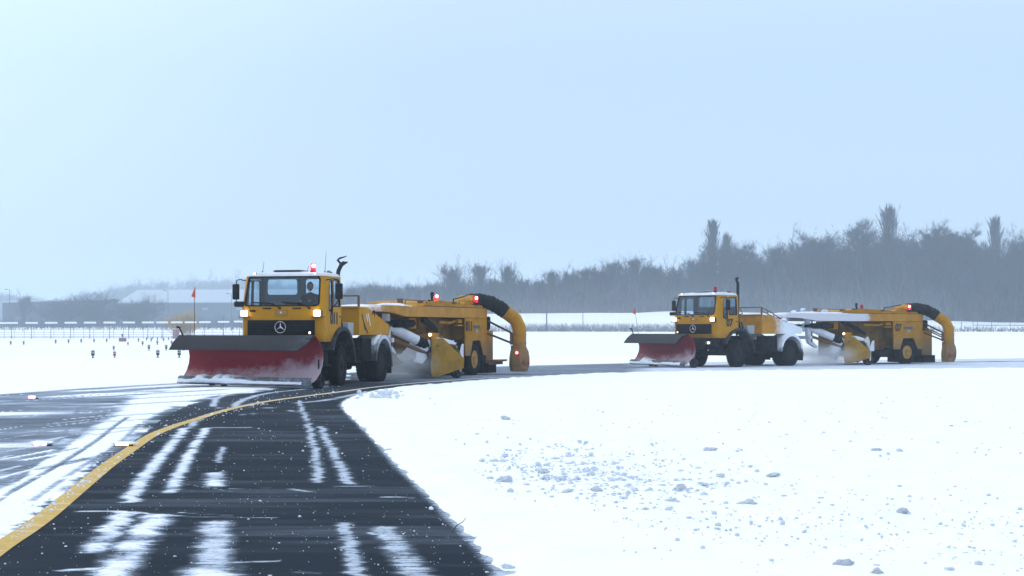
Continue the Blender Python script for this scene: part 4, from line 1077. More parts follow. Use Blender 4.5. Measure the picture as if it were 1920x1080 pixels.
    mb = MB(); mb.tube([(2.6, 1.0, 1.76), (1.7, 1.0, 1.74), (1.45, 1.02, 1.80)], .05, 10); mb.box((1.18, 1.02, 1.80), (.34, .22, .13), .02); mb.box((1.2, 1.06, 1.66), (.42, .16, .05), .01)
    mb.build('valve_block', M_yel2, r)
    mb = MB(); mb.box((4.25, .8, 1.72), (.5, .08, .34), .02); mb.build('bracket', M_yel2, r)
    for s in (-1, 1): wheel_parts(r, 0, s*1.02, .53, .30, s, rim=M_yrim)
    # handrails, filler caps, beacons
    mb = MB(); mb.tube([(5.4, 1.1, 2.24), (5.4, 1.1, 2.42), (3.9, 1.1, 2.42), (3.7, 1.1, 2.30)], .016, 8); mb.tube([(1.3, 1.14, 2.34), (1.3, 1.14, 2.46), (.0, 1.14, 2.46), (0, 1.14, 2.34)], .014, 8)
    mb.build('hand_rail', M_rust, r)
    for (x_, y_, h_) in ((5.55, 1.0, .18), (3.85, .9, .16), (1.45, 1.0, .15)):
        mb = MB(); mb.lathe([(.10, 2.24), (.09, 2.24+h_), (.12, 2.245+h_), (.12, 2.275+h_), (0, 2.28+h_)], 'Z', (x_, y_, 0), 16); mb.build('filler_cap', M_rust, r)
    mb = MB(); mb.tube([(2.9, .9, 2.40), (2.95, .9, 2.50), (3.0, .92, 2.62)], .04, 8); mb.box((2.98, .92, 2.64), (.06, .12, .14), .03); mb.tube([(2.3, .8, 2.40), (3.2, .9, 2.42)], .05, 8)
    mb.build('work_lamp', M_blk, r)
    for k, (x_, y_) in enumerate(((2.62, .9), (-.16, 1.13))):
        mb = MB(); mb.lathe([(.08, 2.38), (.08, 2.44)], 'Z', (x_, y_, 0), 16); mb.box((x_, y_, 2.36), (.18, .18, .05), .01)
        bc = mb.build('beacon', M_blk, r); lit = near or k == 1
        mb = MB(); mb.lathe([(.07, 2.44), (.075, 2.56), (.06, 2.63), (0, 2.66)], 'Z', (x_, y_, 0), 20); mb.build('dome', M_redon if lit else M_redoff, bc)
        if lit:
            b_ = bmesh.new(); bmesh.ops.create_icosphere(b_, subdivisions=2, radius=.045); MB().bm(b_, Matrix.Translation((x_+.05, y_+.04, 2.58))).build('bulb', M_redcore, bc, 90)
    mb = MB(); mb.tube([(1.25, .9, 2.34), (1.2, .9, 2.52), (.7, .85, 2.56), (.1, .9, 2.66)], .022, 8); mb.build('hose_line', M_blk, r)
    # blower hose, elbow and nozzle
    mb = MB(); mb.prism([(.75, 2.34), (-.15, 2.68), (-.35, 2.66), (-.6, 2.34)], .55, 1.05, 'XZ', .01); mb.build('fan_outlet', M_yel2, r)
    path = [(-.35, .80, 2.46), (-.55, .86, 2.50), (-.80, 1.05, 2.50), (-1.05, 1.32, 2.42), (-1.24, 1.58, 2.26), (-1.34, 1.72, 2.12)]
    P = resample3(path, .03); mb = MB(); mb.tube(P, [.245+.012*math.sin(i*1.35)+.006*math.sin(i*.5) for i in range(len(P))], 22); mb.build('blower_hose', M_hose, r, 70)
    path = [(-1.32, 1.68, 2.15), (-1.42, 1.82, 2.05), (-1.55, 2.02, 1.86), (-1.60, 2.12, 1.62), (-1.61, 2.14, 1.40), (-1.61, 2.14, .92)]
    mb = MB(); mb.tube(path, .235, 20); 
    for z_ in (1.36, 1.06, .90): mb.lathe([(.255, z_), (.255, z_+.02)], 'Z', (-1.61, 2.14, 0), 20)
    mb.tube([(-1.62, 2.12, 2.18), (-1.70, 2.14, 2.22), (-1.66, 2.16, 2.12)], .014, 6)
    bp = mb.build('blower_pipe', M_yel2, r, 25)
    # faceted nozzle
    secs = [(.90, .24, .24, 0), (.78, .30, .30, 0), (.55, .34, .33, 0), (.30, .33, .33, .03), (.10, .24, .28, .08)]
    vs, fs = [], []; n = 8
    for z_, a_, b_, o_ in secs:
        for k in range(n):
            an = 2*PI*(k+.5)/n; vs.append((-1.61+o_*.6+a_*1.05*math.cos(an), 2.14+b_*1.05*math.sin(an), z_))
    for i in range(len(secs)-1):
        for k in range(n): k2 = (k+1) % n; fs.append((i*n+k, i*n+k2, (i+1)*n+k2, (i+1)*n+k))
    fs.append(tuple(range(n-1, -1, -1))); fs.append(tuple((len(secs)-1)*n+k for k in range(n)))
    mb = MB(); mb.add(vs, fs); mb.box((-1.33, 2.26, .18), (.22, .45, .16), .02); nz = mb.build('blower_nozzle', M_yel2, r, 20)
    # warning triangles on two facets facing the left side
    for an in (PI*.25, PI*.5, ):
        c = Vector((-1.61+.362*.93*math.cos(an), 2.14+.356*.93*math.sin(an), .42)); nrm = Vector((math.cos(an), math.sin(an), 0)); tn = Vector((-math.sin(an), math.cos(an), 0))
        c = c+nrm*.010; mb = MB(); P3 = [c-tn*.09+Vector((0, 0, -.07)), c+tn*.09+Vector((0, 0, -.07)), c+Vector((0, 0, .10))]
        mb.add(P3+[p+nrm*.008 for p in P3], [(0, 1, 2), (3, 4, 5), (0, 1, 4, 3), (1, 2, 5, 4), (2, 0, 3, 5)]); mb.build('warning_triangle', M_tri, nz)
    if near:
        b_ = bmesh.new(); bmesh.ops.create_icosphere(b_, subdivisions=2, radius=.055); mb = MB().bm(b_, Matrix.Translation((-1.20, 2.20, .74)), mi=1); mb.box((-1.26, 2.18, .74), (.12, .10, .12), .02)
        mb.build('side_lamp', [M_blk, emit('red_side_lamp_on', (1.0, .10, .10), 9)], nz)
    mb = MB()
    for z0, z1 in ((1.86, 1.40), (1.42, 1.06)):
        for dx in (0, .0):
            mb.tube([(-1.05, 1.12, z0), (-1.48, 1.92, z1)], .035, 8)
    mb.box((-1.50, 1.90, 1.22), (.12, .10, .42), .01); mb.box((-1.50, 1.95, .86), (.14, .12, .26), .01)
    if snow: mb.tube([(-1.05, 1.0, 1.72), (-1.5, 1.88, 1.28)], .03, 8); mb.tube([(-1.05, 1.1, 1.62), (-1.5, 1.9, 1.18)], .03, 8)
    mb.build('swing_arm', M_rust, r)
    # ---- broom unit
    bx, by, yaw = 4.28, 1.46, math.radians(43)     # front lower corner of the near end plate
    p = Vector((-math.cos(yaw), math.sin(yaw), 0)); ax = Vector((-math.sin(yaw), -math.cos(yaw), 0))
    def B(u, v, z): q = Vector((bx, by, 0))+p*u+ax*v; return Vector((q.x, q.y, z))    # u along plate, v along broom axis
    def slab(mb, poly, v0, v1, mi=0):
        n = len(poly); vs = [B(u, v0, z) for u, z in poly]+[B(u, v1, z) for u, z in poly]
        mb.add(vs, [tuple(range(n)), tuple(range(2*n-1, n-1, -1))]+[(i, (i+1) % n, n+(i+1) % n, n+i) for i in range(n)], mi=mi)
    mb = MB(); slab(mb, [(0, .18), (.04, .08), (.18, .05), (1.10, .32), (1.12, .62), (.42, 1.24), (.0, 1.26)], 0, .05)
    slab(mb, [(.05, .2), (.07, .2), (.07, 1.2), (.05, 1.2)], -.012, 0); slab(mb, [(.0, .6), (.03, .6), (.03, 1.26), (0, 1.26)], -.03, .35)
    bp_ = mb.build('broom_end_plate', M_plate, r)
    mb = MB(); slab(mb, [(.17, .98), (.27, .98), (.22, 1.08)], -.008, 0); mb.build('marking', M_rust, bp_)
    mb = MB(); slab(mb, [(-.05, 1.0), (.32, 1.0), (.32, 1.42), (-.05, 1.42)], .10, .2); slab(mb, [(.0, 1.05), (.30, 1.05), (.34, 1.4), (.0, 1.4)], .2, 2.4); mb.build('broom_carrier', M_yel2, r)
    mb = MB(); mb.tube([B(.5, .06, .55), B(.5, 4.3, .55)], .42, 28)
    for k in range(56):
        a0 = 2*PI*k/28; 
        mb.tube([B(.5+.43*math.cos(a0+k*.02), .1+2.1*(k % 2), .55+.43*math.sin(a0+k*.02)), B(.5+.43*math.cos(a0+.5), 2.2+2.1*(k % 2), .55+.43*math.sin(a0+.5))], .02, 5)
    mb.build('broom', M_brush, r)
    # hood over the broom, plastered with snow
    mb = MB(); slab(mb, [(-.12, .62), (-.02, .98), (.30, 1.13), (.85, 1.05), (1.05, .7), (1.0, .7), (.80, 1.0), (.30, 1.08), (.03, .94), (-.07, .62)], .05, 4.2)
    mb.build('broom_hood', M_plate if False else M_ydark, r)
    rs = np.random.RandomState(4 if near else 6); vs, fs = [], []; nu, nv = 14, 40
    prof = [(-.12, .55), (-.30, .60), (-.34, .72), (-.26, .84), (-.20, .92), (-.12, 1.00), (0, 1.08), (.12, 1.13), (.3, 1.18), (.5, 1.18), (.7, 1.14), (.85, 1.06), (.9, 1.0), (.8, .95), (.3, 1.0)]
    for j in range(nv+1):
        v_ = .06+4.0*j/nv
        for i, (u, z) in enumerate(prof):
            nz_ = fbm(np.array(v_*3.1+i*.35+(0 if near else 7)), np.array(i*.55), 4)-.45; sag = .22*max(0, fbm(np.array(v_*2.1+3), np.array(.5), 3)-.38)*(i < 4)
            vs.append(B(u-.20*(i < 7)-.46*nz_*(i < 11), v_, z+.06*(i > 4)+.22*nz_-sag*3.2))
    m_ = len(prof)
    for j in range(nv):
        for i in range(m_): i2 = (i+1) % m_; fs.append((j*m_+i, j*m_+i2, (j+1)*m_+i2, (j+1)*m_+i))
    fs.append(tuple(range(m_))); fs.append(tuple(nv*m_+i for i in range(m_-1, -1, -1)))
    MB().add(vs, fs).build('snow_load', M_body_snow, r, 70)
    mb = MB(); mb.tube([B(-.02, -.02, .95), B(-.3, .8, 1.0), B(-.30, 2.2, 1.06)], .022, 8); mb.tube([B(.0, .04, .9), B(-.12, -.02, .8), B(-.05, .02, .6)], .05, 8); mb.build('hose_line', M_chas, r)
    # snowy ram from the front post to the broom
    a_, b_ = Vector((5.45, .55, 1.62)), Vector((bx-.05, by-.12, 1.02)); mb = MB(); d_ = (b_-a_)
    mb.tube([a_, a_+d_*.72], .155, 18); rm = mb.build('ram', M_ram, r)
    mb = MB(); mb.tube([a_+d_*.70-d_*.0, a_+d_*.74, a_+d_*.78, a_+d_*.82, a_+d_*.86, a_+d_*.90, a_+d_*.95], [.15, .17, .14, .17, .14, .16, .12], 16); mb.tube([a_+d_*.9, b_], .08, 10); mb.build('ram_joint', M_chas, rm); mb = MB(); mb.tube([a_-d_*.08, a_], .13, 14); mb.build('ram_mount', M_chas, rm)
    mb = MB(); mb.tube([a_+Vector((0, 0, -.35)), b_+Vector((0, 0, -.25))], .06, 8); mb.build('support_bar', M_rust, rm)
    mb = MB(); mb.prism([(5.70, 2.0), (5.50, 2.0), (5.42, 1.1), (5.05, .82), (5.1, .74), (5.55, .95), (5.62, 1.1)], .46, .64, 'XZ', .01); mb.box((5.6, .0, 1.2), (.14, 1.6, .14), .02)
    mb.box((5.42, .66, 1.45), (.07, .03, .9), .01, mi=1); mb.build('front_post', [M_ram, M_rust], r)
    mb = lumpy([(7.3, 1.0, 2.235), (6.6, 1.02, 2.24), (5.8, 1.04, 2.24), (5.2 if near else 3.4, 1.06, 2.235)], .20, .05, 12); mb.build('snow_cap', M_body_snow, r, 80)
    mb = lumpy([(7.3, 0, 2.19), (6.2, 0, 2.2), (4.6, 0, 2.16)], .9, .06, 14); mb.build('snow_cap', M_body_snow, r, 80)
    if snow:
        for (x_, y_, z_, s_) in ((6.7, .9, 2.30, .14), (5.9, .6, 2.40, .12), (4.9, .9, 2.36, .14)):
            b2 = clod_mesh(int(x_*10), 2); MB().bm(b2, Matrix.Translation((x_, y_, z_)) @ Matrix.Diagonal((s_*2.4, s_*1.6, s_*1.1, 1))).build('snow_lump', M_body_snow, r, 80)
        mb = MB(); mb.tube([(7.9, 1.05, 1.70), (8.25, 1.12, 1.75), (8.4, 1.15, 1.95)], .06, 8); mb.build('tow_hose', M_ram, r)
        mb = MB(); mb.prism([(u, z) for u, z in ((0, 0), (.16, .05), (.30, .55), (.18, .62), (.02, .5), (-.06, .2))], -.02, .02, 'XZ', .004, M=Matrix.Translation((3.05, 1.75, .62)) @ Matrix.Rotation(.35, 4, 'Z')); mb.build('snow_plate', M_ram, r)
        mb = MB(); 
        for k in range(5): mb.tube([B(-.25-.05*k, .35+.35*k, .62), B(-.32-.05*k, .55+.35*k, .35), B(-.30, .6+.35*k, .22)], [.10, .07, .02], 6)
        mb.build('snow_icicle', M_ram, r)
    # castor behind the plate
    cc = B(1.02, .38, 0); mb = MB(); rw = .24
    mb.lathe([(rw*.45, -.09), (rw*.9, -.11), (rw, -.07), (rw, .07), (rw*.9, .11), (rw*.45, .09), (rw*.4, 0), (rw*.45, -.09)], 'Y', (cc.x, cc.y, rw), 28); mb.lathe([(rw*.45, .08), (.05, .11), (0, .11)], 'Y', (cc.x, cc.y, rw), 20, mi=1); 
    cs = mb.build('castor', [M_cast, M_chas], r)
    mb = MB(); mb.box((cc.x, cc.y+.14, .42), (.08, .03, .45), .01); mb.box((cc.x, cc.y, .66), (.14, .34, .07), .01); mb.tube([(cc.x, cc.y, .66), (cc.x+.05, cc.y, 1.0)], .05, 10)
    mb.prism([(0, 0), (.22, -.02), (.26, .10), (.10, .42), (0, .45)], -.02, .02, 'XZ', M=Matrix.Translation((cc.x-.25, cc.y+.12, .62)))
    mb.box((cc.x+.12, cc.y-.1, 1.02), (.24, .2, .14), .03); mb.box((cc.x+.02, cc.y-.1, 1.12), (.04, .04, .14), .01); mb.box((cc.x+.22, cc.y-.1, 1.12), (.04, .04, .14), .01); mb.build('castor_fork', M_ram, cs)
    # small amber lamp on top of the plate
    b_ = bmesh.new(); bmesh.ops.create_icosphere(b_, subdivisions=2, radius=.05); q = B(-.02, .04, 1.36); mb = MB().bm(b_, Matrix.Translation(q), mi=1); mb.tube([q, q+Vector((0, 0, -.15))], .02, 6); mb.build('plate_lamp', [M_blk, M_small], bp_)
    if near:
        mb = MB(); q = B(.36, .02, 1.26); mb.tube([q+Vector((0, 0, -.04)), q+Vector((.04, 0, .03)), q+Vector((0, 0, .07)), q+Vector((-.04, 0, .03)), q+Vector((0, 0, -.04))], .012, 6); mb.build('lifting_eye', M_yel2, bp_)
    return r
M_plate = worn('scuffed_yellow_plate', (.37, .20, .014), (.17, .10, .02), .55, 5, amt=.8, spec=.2)
M_brush = worn('broom_bristles', (.02, .02, .022), (.07, .07, .08), .9, 12)
M_tri = new_mat('warning_red', (.26, .02, .03), .5)
M_beam1 = snowy('beam_yellow_frosted', (.46, .208, .006), 0, 7.0, 7.9, n_amt=1.0)
M_beam2 = snowy('beam_yellow_snow_caked', (.46, .208, .006), 0, 2.35, 2.75, (.62, .62, .66), n_amt=.8)
M_ram = worn('snow_plastered_steel', (.66, .70, .77), (.35, .26, .18), .8, 3.5, amt=.45)
def trailer_origin(tloc, trz, theta, R):
    c, s = math.cos(trz), math.sin(trz); ax_, ay_ = tloc[0]+c*(-3.4), tloc[1]+s*(-3.4)
    a = math.radians(theta); return (ax_+R*math.sin(a), ay_+R*math.cos(a), 0), heading(theta)
l, rz = trailer_origin(loc1, rz1, 21.0, 7.3)
trailer1 = build_trailer('011', 'yellow sweeper trailer marked 011 behind the nearer truck, its blower pipe swung out', l, rz, True)
l, rz = trailer_origin(loc2, rz2, 56.0, 7.3)
trailer2 = build_trailer('07', 'yellow sweeper trailer marked 07 with snow-caked front beam, behind the farther truck', l, rz, False)

# ------------------------------------------------------------------ FAR SIDE: lights, antennas, fence, sheds, trees
def tz(x, y): return float(terrain(np.array([float(x)]), np.array([float(y)]))[0])
def at_px(px, D): return (px-960)/F*D
# elevated lights in the field on the left
M_lite = new_mat('light_body', (.05, .052, .055), .6); M_lens = new_mat('frosted_lens', (.32, .34, .37), .3); M_lred = new_mat('red_and_flare_light_body', (.28, .05, .06), .5)
def make_light(body):
    r = empty('edge_light')
    mb = MB(); mb.lathe([(.09, 0), (.09, .02), (.03, .03), (.03, .10), (.075, .12), (.085, .20), (.08, .22)], 'Z', seg=14); mb.build('stem', body, r)
    mb = MB(); mb.lathe([(.078, .22), (.085, .30), (.06, .36), (0, .38)], 'Z', seg=14); mb.build('lens', M_lens, r)
    mb = MB(); mb.lathe([(.088, .285), (.088, .315)], 'Z', seg=14); mb.build('guard_ring', body, r)
    return r
LT = [(107, 783), (237, 783), (557, 772), (685, 769), (812, 765), (941, 763), (1067, 760), (1385, 758), (1465, 740), (1523, 727), (1512, 755), (1575, 740), (1636, 753), (1620, 722), (1685, 738), (1718, 722), (1762, 748), (1426, 793), (1573, 788), (1716, 788), (1489, 838), (1662, 838), (1835, 838), (929, 915), (1578, 910), (1792, 910)]
pr = make_light(M_lite)
for i, (zx, zy) in enumerate(LT):
    x, y = gpt(zx/5.3333, 500+zy/5.3333); o = pr if i == 0 else copy_thing(pr)
    o.location = (x, y, tz(x, y)); k = 1.2 if zy > 780 else 1.35; o.scale = (k, k, k)
    tag(o, 'short dark light on a stem standing in the snow field left of the plough', 'airfield light', 'short dark lights in the left snow field')
pr = make_light(M_lred)  # red body; on the first two lights the red is painted-in lens flare
for i, (zx, zy, lab) in enumerate(((1137, 838, 'upper of two flare-tinted lights standing one behind the other in the snow'), (1146, 912, 'lower of two flare-tinted lights standing one behind the other in the snow'), (1280, 793, 'small red light beside the equipment box in the snow field'))):
    x, y = gpt(zx/5.3333, 500+zy/5.3333); o = pr if i == 0 else copy_thing(pr); o.location = (x, y, tz(x, y)); tag(o, lab, 'airfield light')
# flush lights in the taxiway
def inset(px, py, lab, red=False):
    x, y = gpt(px, py); r = empty('inset_light', (x, y, .010)); tag(r, lab, 'taxiway light')
    mb = MB(); mb.lathe([(.12, 0), (.11, .012), (.05, .016), (0, .018)], 'Z', seg=24); mb.build('housing', M_chas, r)
    mb = MB(); mb.box((0, -.09, .032 if red else .024), (.14 if red else .16, .06, .06 if red else .035), .01); mb.build('lens', emit('red_inset_on', (1.0, .14, .18), 10) if red else M_small, r)
    if not red:
        b2 = clod_mesh(int(px), 2); MB().bm(b2, Matrix.Translation((.02, -.02, .035)) @ Matrix.Diagonal((.40, .22, .055, 1))).build('snow_cap', M_snow, r, 80)
inset(80, 836, 'flush taxiway light half buried under a white lens of snow at the left'); inset(232, 837, 'flush taxiway light beside the yellow line, dusted with snow')
inset(62, 748, 'flush taxiway light glowing red on the left stretch', True)
# cabinet boxes
x, y = gpt(230, 643); r = empty('equipment_box', (x, y, tz(x, y))); tag(r, 'low reddish grey equipment box with a small mast head on top, in the snow field', 'equipment box')
M_cab = worn('reddish_cabinet', (.26, .14, .15), (.2, .1, .1), .6, 3)
mb = MB(); mb.box((0, 0, .30), (.85, .5, .42), .02); mb.box((0, 0, .53), (.9, .55, .04), .01); mb.build('cabinet', M_cab, r)
mb = MB(); mb.tube([(-.05, 0, .5), (-.05, 0, .75)], .03, 8); mb.box((-.05, 0, .90), (.18, .12, .34), .04); mb.build('mast_head', M_lite, r)
X = at_px(330, 300); r = empty('equipment_shed', (X, 300, tz(X, 300))); tag(r, 'red equipment cabinet standing by the row of white antennas', 'equipment cabinet')
mb = MB(); mb.box((0, 0, .95), (1.1, .8, 1.8), .03); mb.build('cabinet', new_mat('dull_red', (.32, .05, .05), .6), r); mb = MB(); mb.box((0, -.05, 1.89), (1.3, 1.0, .08), .02); mb.build('roof', M_snow, r)
mb = MB(); mb.box((0, -.42, .95), (.8, .03, 1.5), .01); mb.build('door', M_cab, r)
# antenna row: white bars on thin posts
M_post = new_mat('galvanised_post', (.12, .10, .11), .6); M_bar = new_mat('white_radome', (.85, .87, .9), .4)
ANT = [115, 314, 509, 706, 898, 1094, 1287, 1478, 1620, 1765, 1905]; ANT = [-84, -10]+ANT
AX = [a/5.3333 for a in ANT]+[384, 419, 449, 480, 512]
r = empty('antenna'); mb = MB(); mb.tube([(0, 0, -.2), (0, 0, 2.82)], .055, 8); mb.tube([(-.3, 0, 0), (0, 0, .9), (.3, 0, 0)], .02, 5); mb.build('post', M_post, r)
mb = MB(); mb.prism(rpoly([(-.97, 2.83), (.97, 2.83), (.91, 3.15), (-.91, 3.15)], .09), -.6, .9, 'XZ', .02); mb.build('radome', M_bar, r)
mb = MB(); mb.tube([(0, 0, 3.15), (0, 0, 4.0)], .035, 6); mb.build('rod', M_post, r)
for i, px in enumerate(AX):
    D = 290; X = at_px(px, D); o = r if i == 0 else copy_thing(r); o.location = (X, D, tz(X, D)-.05+i*.012)
    tag(o, 'white horizontal bar antenna on a thin post in the row across the left field', 'antenna', 'row of white bar antennas behind the left field')
# wire fence behind them
r = empty('wire_fence', (0, 306, 0)); tag(r, 'long thin wire fence behind the row of white antennas', 'fence')
pm = None
for i in range(58):
    X = -118+i*1.9
    if pm is None:
        mb = MB(); mb.tube([(0, 0, -.2), (0, 0, 1.9)], .035, 6); o = mb.build('post', M_post, r); pm = o
    else: o = pm.copy(); COL.objects.link(o); o.parent = r
    o.location = (X, 0, tz(X, 306))
for z_ in (.35, .8, 1.25, 1.75):
    mb = MB(); mb.tube([(-118, 0, z_), (-60, 0, z_+.02), (-9, 0, z_)], .03 if z_ > .4 else .07, 5); mb.build('wire', M_post, r)
# sheds
M_rsnow = snow_material('thin_roof_snow', (.40, .45, .52), 2, .2)
M_wall = worn('dark_cladding', (.09, .105, .13), (.07, .085, .11), .7, .4); M_wall2 = worn('bluegrey_cladding', (.12, .145, .18), (.10, .12, .155), .7, .3); M_door = new_mat('pale_door', (.28, .31, .34), .6)
def shed(name, lab, x0, x1, D, zt0, zt1, depth, ridge, wall, z0=2.6):
    r = empty(name, ((x0+x1)/2, D, z0)); tag(r, lab, 'warehouse'); w_ = (x1-x0)/2; a0, a1 = zt0-z0, zt1-z0
    mb = MB(); mb.add([(-w_, 0, -1), (w_, 0, -1), (w_, depth, -1), (-w_, depth, -1), (-w_, 0, a0), (w_, 0, a1), (w_, depth, a1), (-w_, depth, a0)], [(0, 1, 5, 4), (1, 2, 6, 5), (2, 3, 7, 6), (3, 0, 4, 7), (4, 5, 6, 7)])
    n_ = int(2*w_/2.2)
    for k in range(1, n_): X_ = -w_+2*w_*k/n_; mb.box((X_, -.06, a0*.5), (.09, .12, a0-.3))
    mb.build('wall', wall, r)
    mb = MB(); mb.add([(-w_-.4, -.5, a0+.02), (w_+.4, -.5, a1+.02), (w_+.4, depth/2, a1+ridge), (-w_-.4, depth/2, a0+ridge), (w_+.4, depth+.4, a1+.02), (-w_-.4, depth+.4, a0+.02),
        (-w_-.4, -.5, a0+.4), (w_+.4, -.5, a1+.4), (w_+.4, depth/2, a1+ridge+.4), (-w_-.4, depth/2, a0+ridge+.4), (w_+.4, depth+.4, a1+.4), (-w_-.4, depth+.4, a0+.4)],
        [(0, 1, 7, 6), (6, 7, 8, 9), (9, 8, 10, 11), (0, 6, 9, 3), (3, 9, 11, 5), (1, 2, 8, 7), (2, 4, 10, 8), (4, 5, 11, 10), (0, 3, 2, 1), (3, 5, 4, 2)])
    mb.build('roof', M_rsnow, r); return r, w_
r, w_ = shed('warehouse', 'long dark shed with thin snowy roof at the left edge of the field', -179, -143, 562, 11.4, 12.4, 22, .6, M_wall)
for dx in (-12, -2, 7):
    mb = MB(); mb.box((dx, -.2, 2.0), (3.4, .12, 4.0), .03); mb.build('door', M_wall2, r)
mb = MB(); mb.box((9.8, -.25, 7.6), (.8, .2, .5), .05); mb.build('wall_lamp', emit('wall_lamp_on', (.8, .9, 1.0), 1.6), r)
r, w_ = shed('warehouse', 'large blue-grey hall with a broad snow covered roof behind the nearer plough', -139, -62, 566, 11.3, 11.6, 60, 5.2, M_wall2)
for dx in (-30, -21, -12, -3, 6):
    mb = MB(); mb.box((dx, -.2, 2.4), (3.8, .12, 4.6), .03); mb.build('door', M_wall, r)
for dx in (-25, -8, 4):
    mb = MB(); mb.box((dx, -.2, 6.8), (2.2, .12, .7), .03); mb.build('window', M_door, r)
# poles
def pole(px, D, ytop, lab, arm=0, rad=.10, name='lamp_post', cat='lamp post'):
    X = at_px(px, D); z0 = tz(X, D); zt = H0+(HY-ytop)/F*D; r = empty(name, (X, D, z0)); tag(r, lab, cat)
    mb = MB(); mb.tube([(0, 0, -.3), (0, 0, zt-z0)], [rad, rad*.6], 8); mb.build('pole', M_pole, r)
    if arm: mb = MB(); mb.tube([(0, 0, zt-z0-.1), (arm*.8, 0, zt-z0+.1)], .05, 6); mb.box((arm*1.1, 0, zt-z0+.08), (.9, .35, .22), .05); mb.build('lamp_head', M_pole, r)
M_pole = new_mat('dark_pole', (.07, .07, .08), .6)
pole(18, 540, 543, 'tall lamp post in front of the leftmost dark shed', -1, .16)
pole(43, 480, 580, 'pale thin post low in front of the leftmost dark shed', 0, .10, 'mast', 'mast')
pole(294, 520, 563, 'left one of two thin posts before the blue-grey hall', 0, .13, 'mast', 'mast')
pole(315, 520, 545, 'tall lamp post before the blue-grey hall, right one of the pair', -1, .14)
pole(434, 480, 551, 'slim lamp post just left of the nearer truck cab', -1, .12)
pole(1025, 352, 533, 'tall dark pole standing before the snowy bank between the two ploughs', 0, .16, 'mast', 'mast')
pole(1093, 352, 583, 'short dark post on the snowy bank right of the tall pole', 0, .11, 'mast', 'mast')
pole(1803, 352, 572, 'slim pale pole behind the rightmost blower pipe', 0, .08, 'mast', 'mast')
pole(1833, 352, 590, 'short slim pole at the far right in front of the wood', 0, .07, 'mast', 'mast')
# low rails in front of the wood at the right
r = empty('rail_fence', (0, 354, 0)); tag(r, 'low horizontal rail fence in front of the wood at the far right', 'fence')
for k, z_ in enumerate((.6, 1.6, 2.3)):
    mb = MB(); mb.tube([(102, 0, z_+2.2), (135, 0, z_+2.1), (160, 0, z_+2.0)], .07, 5); mb.build('rail', M_pole, r)
pm = None
for i in range(15):
    X = 102+i*4.1
    if pm is None: mb = MB(); mb.tube([(0, 0, -1.2), (0, 0, 4.5)], .06, 5); o = mb.build('post', M_pole, r); pm = o
    else: o = pm.copy(); COL.objects.link(o); o.parent = r
    o.location = (X, 0, 0)

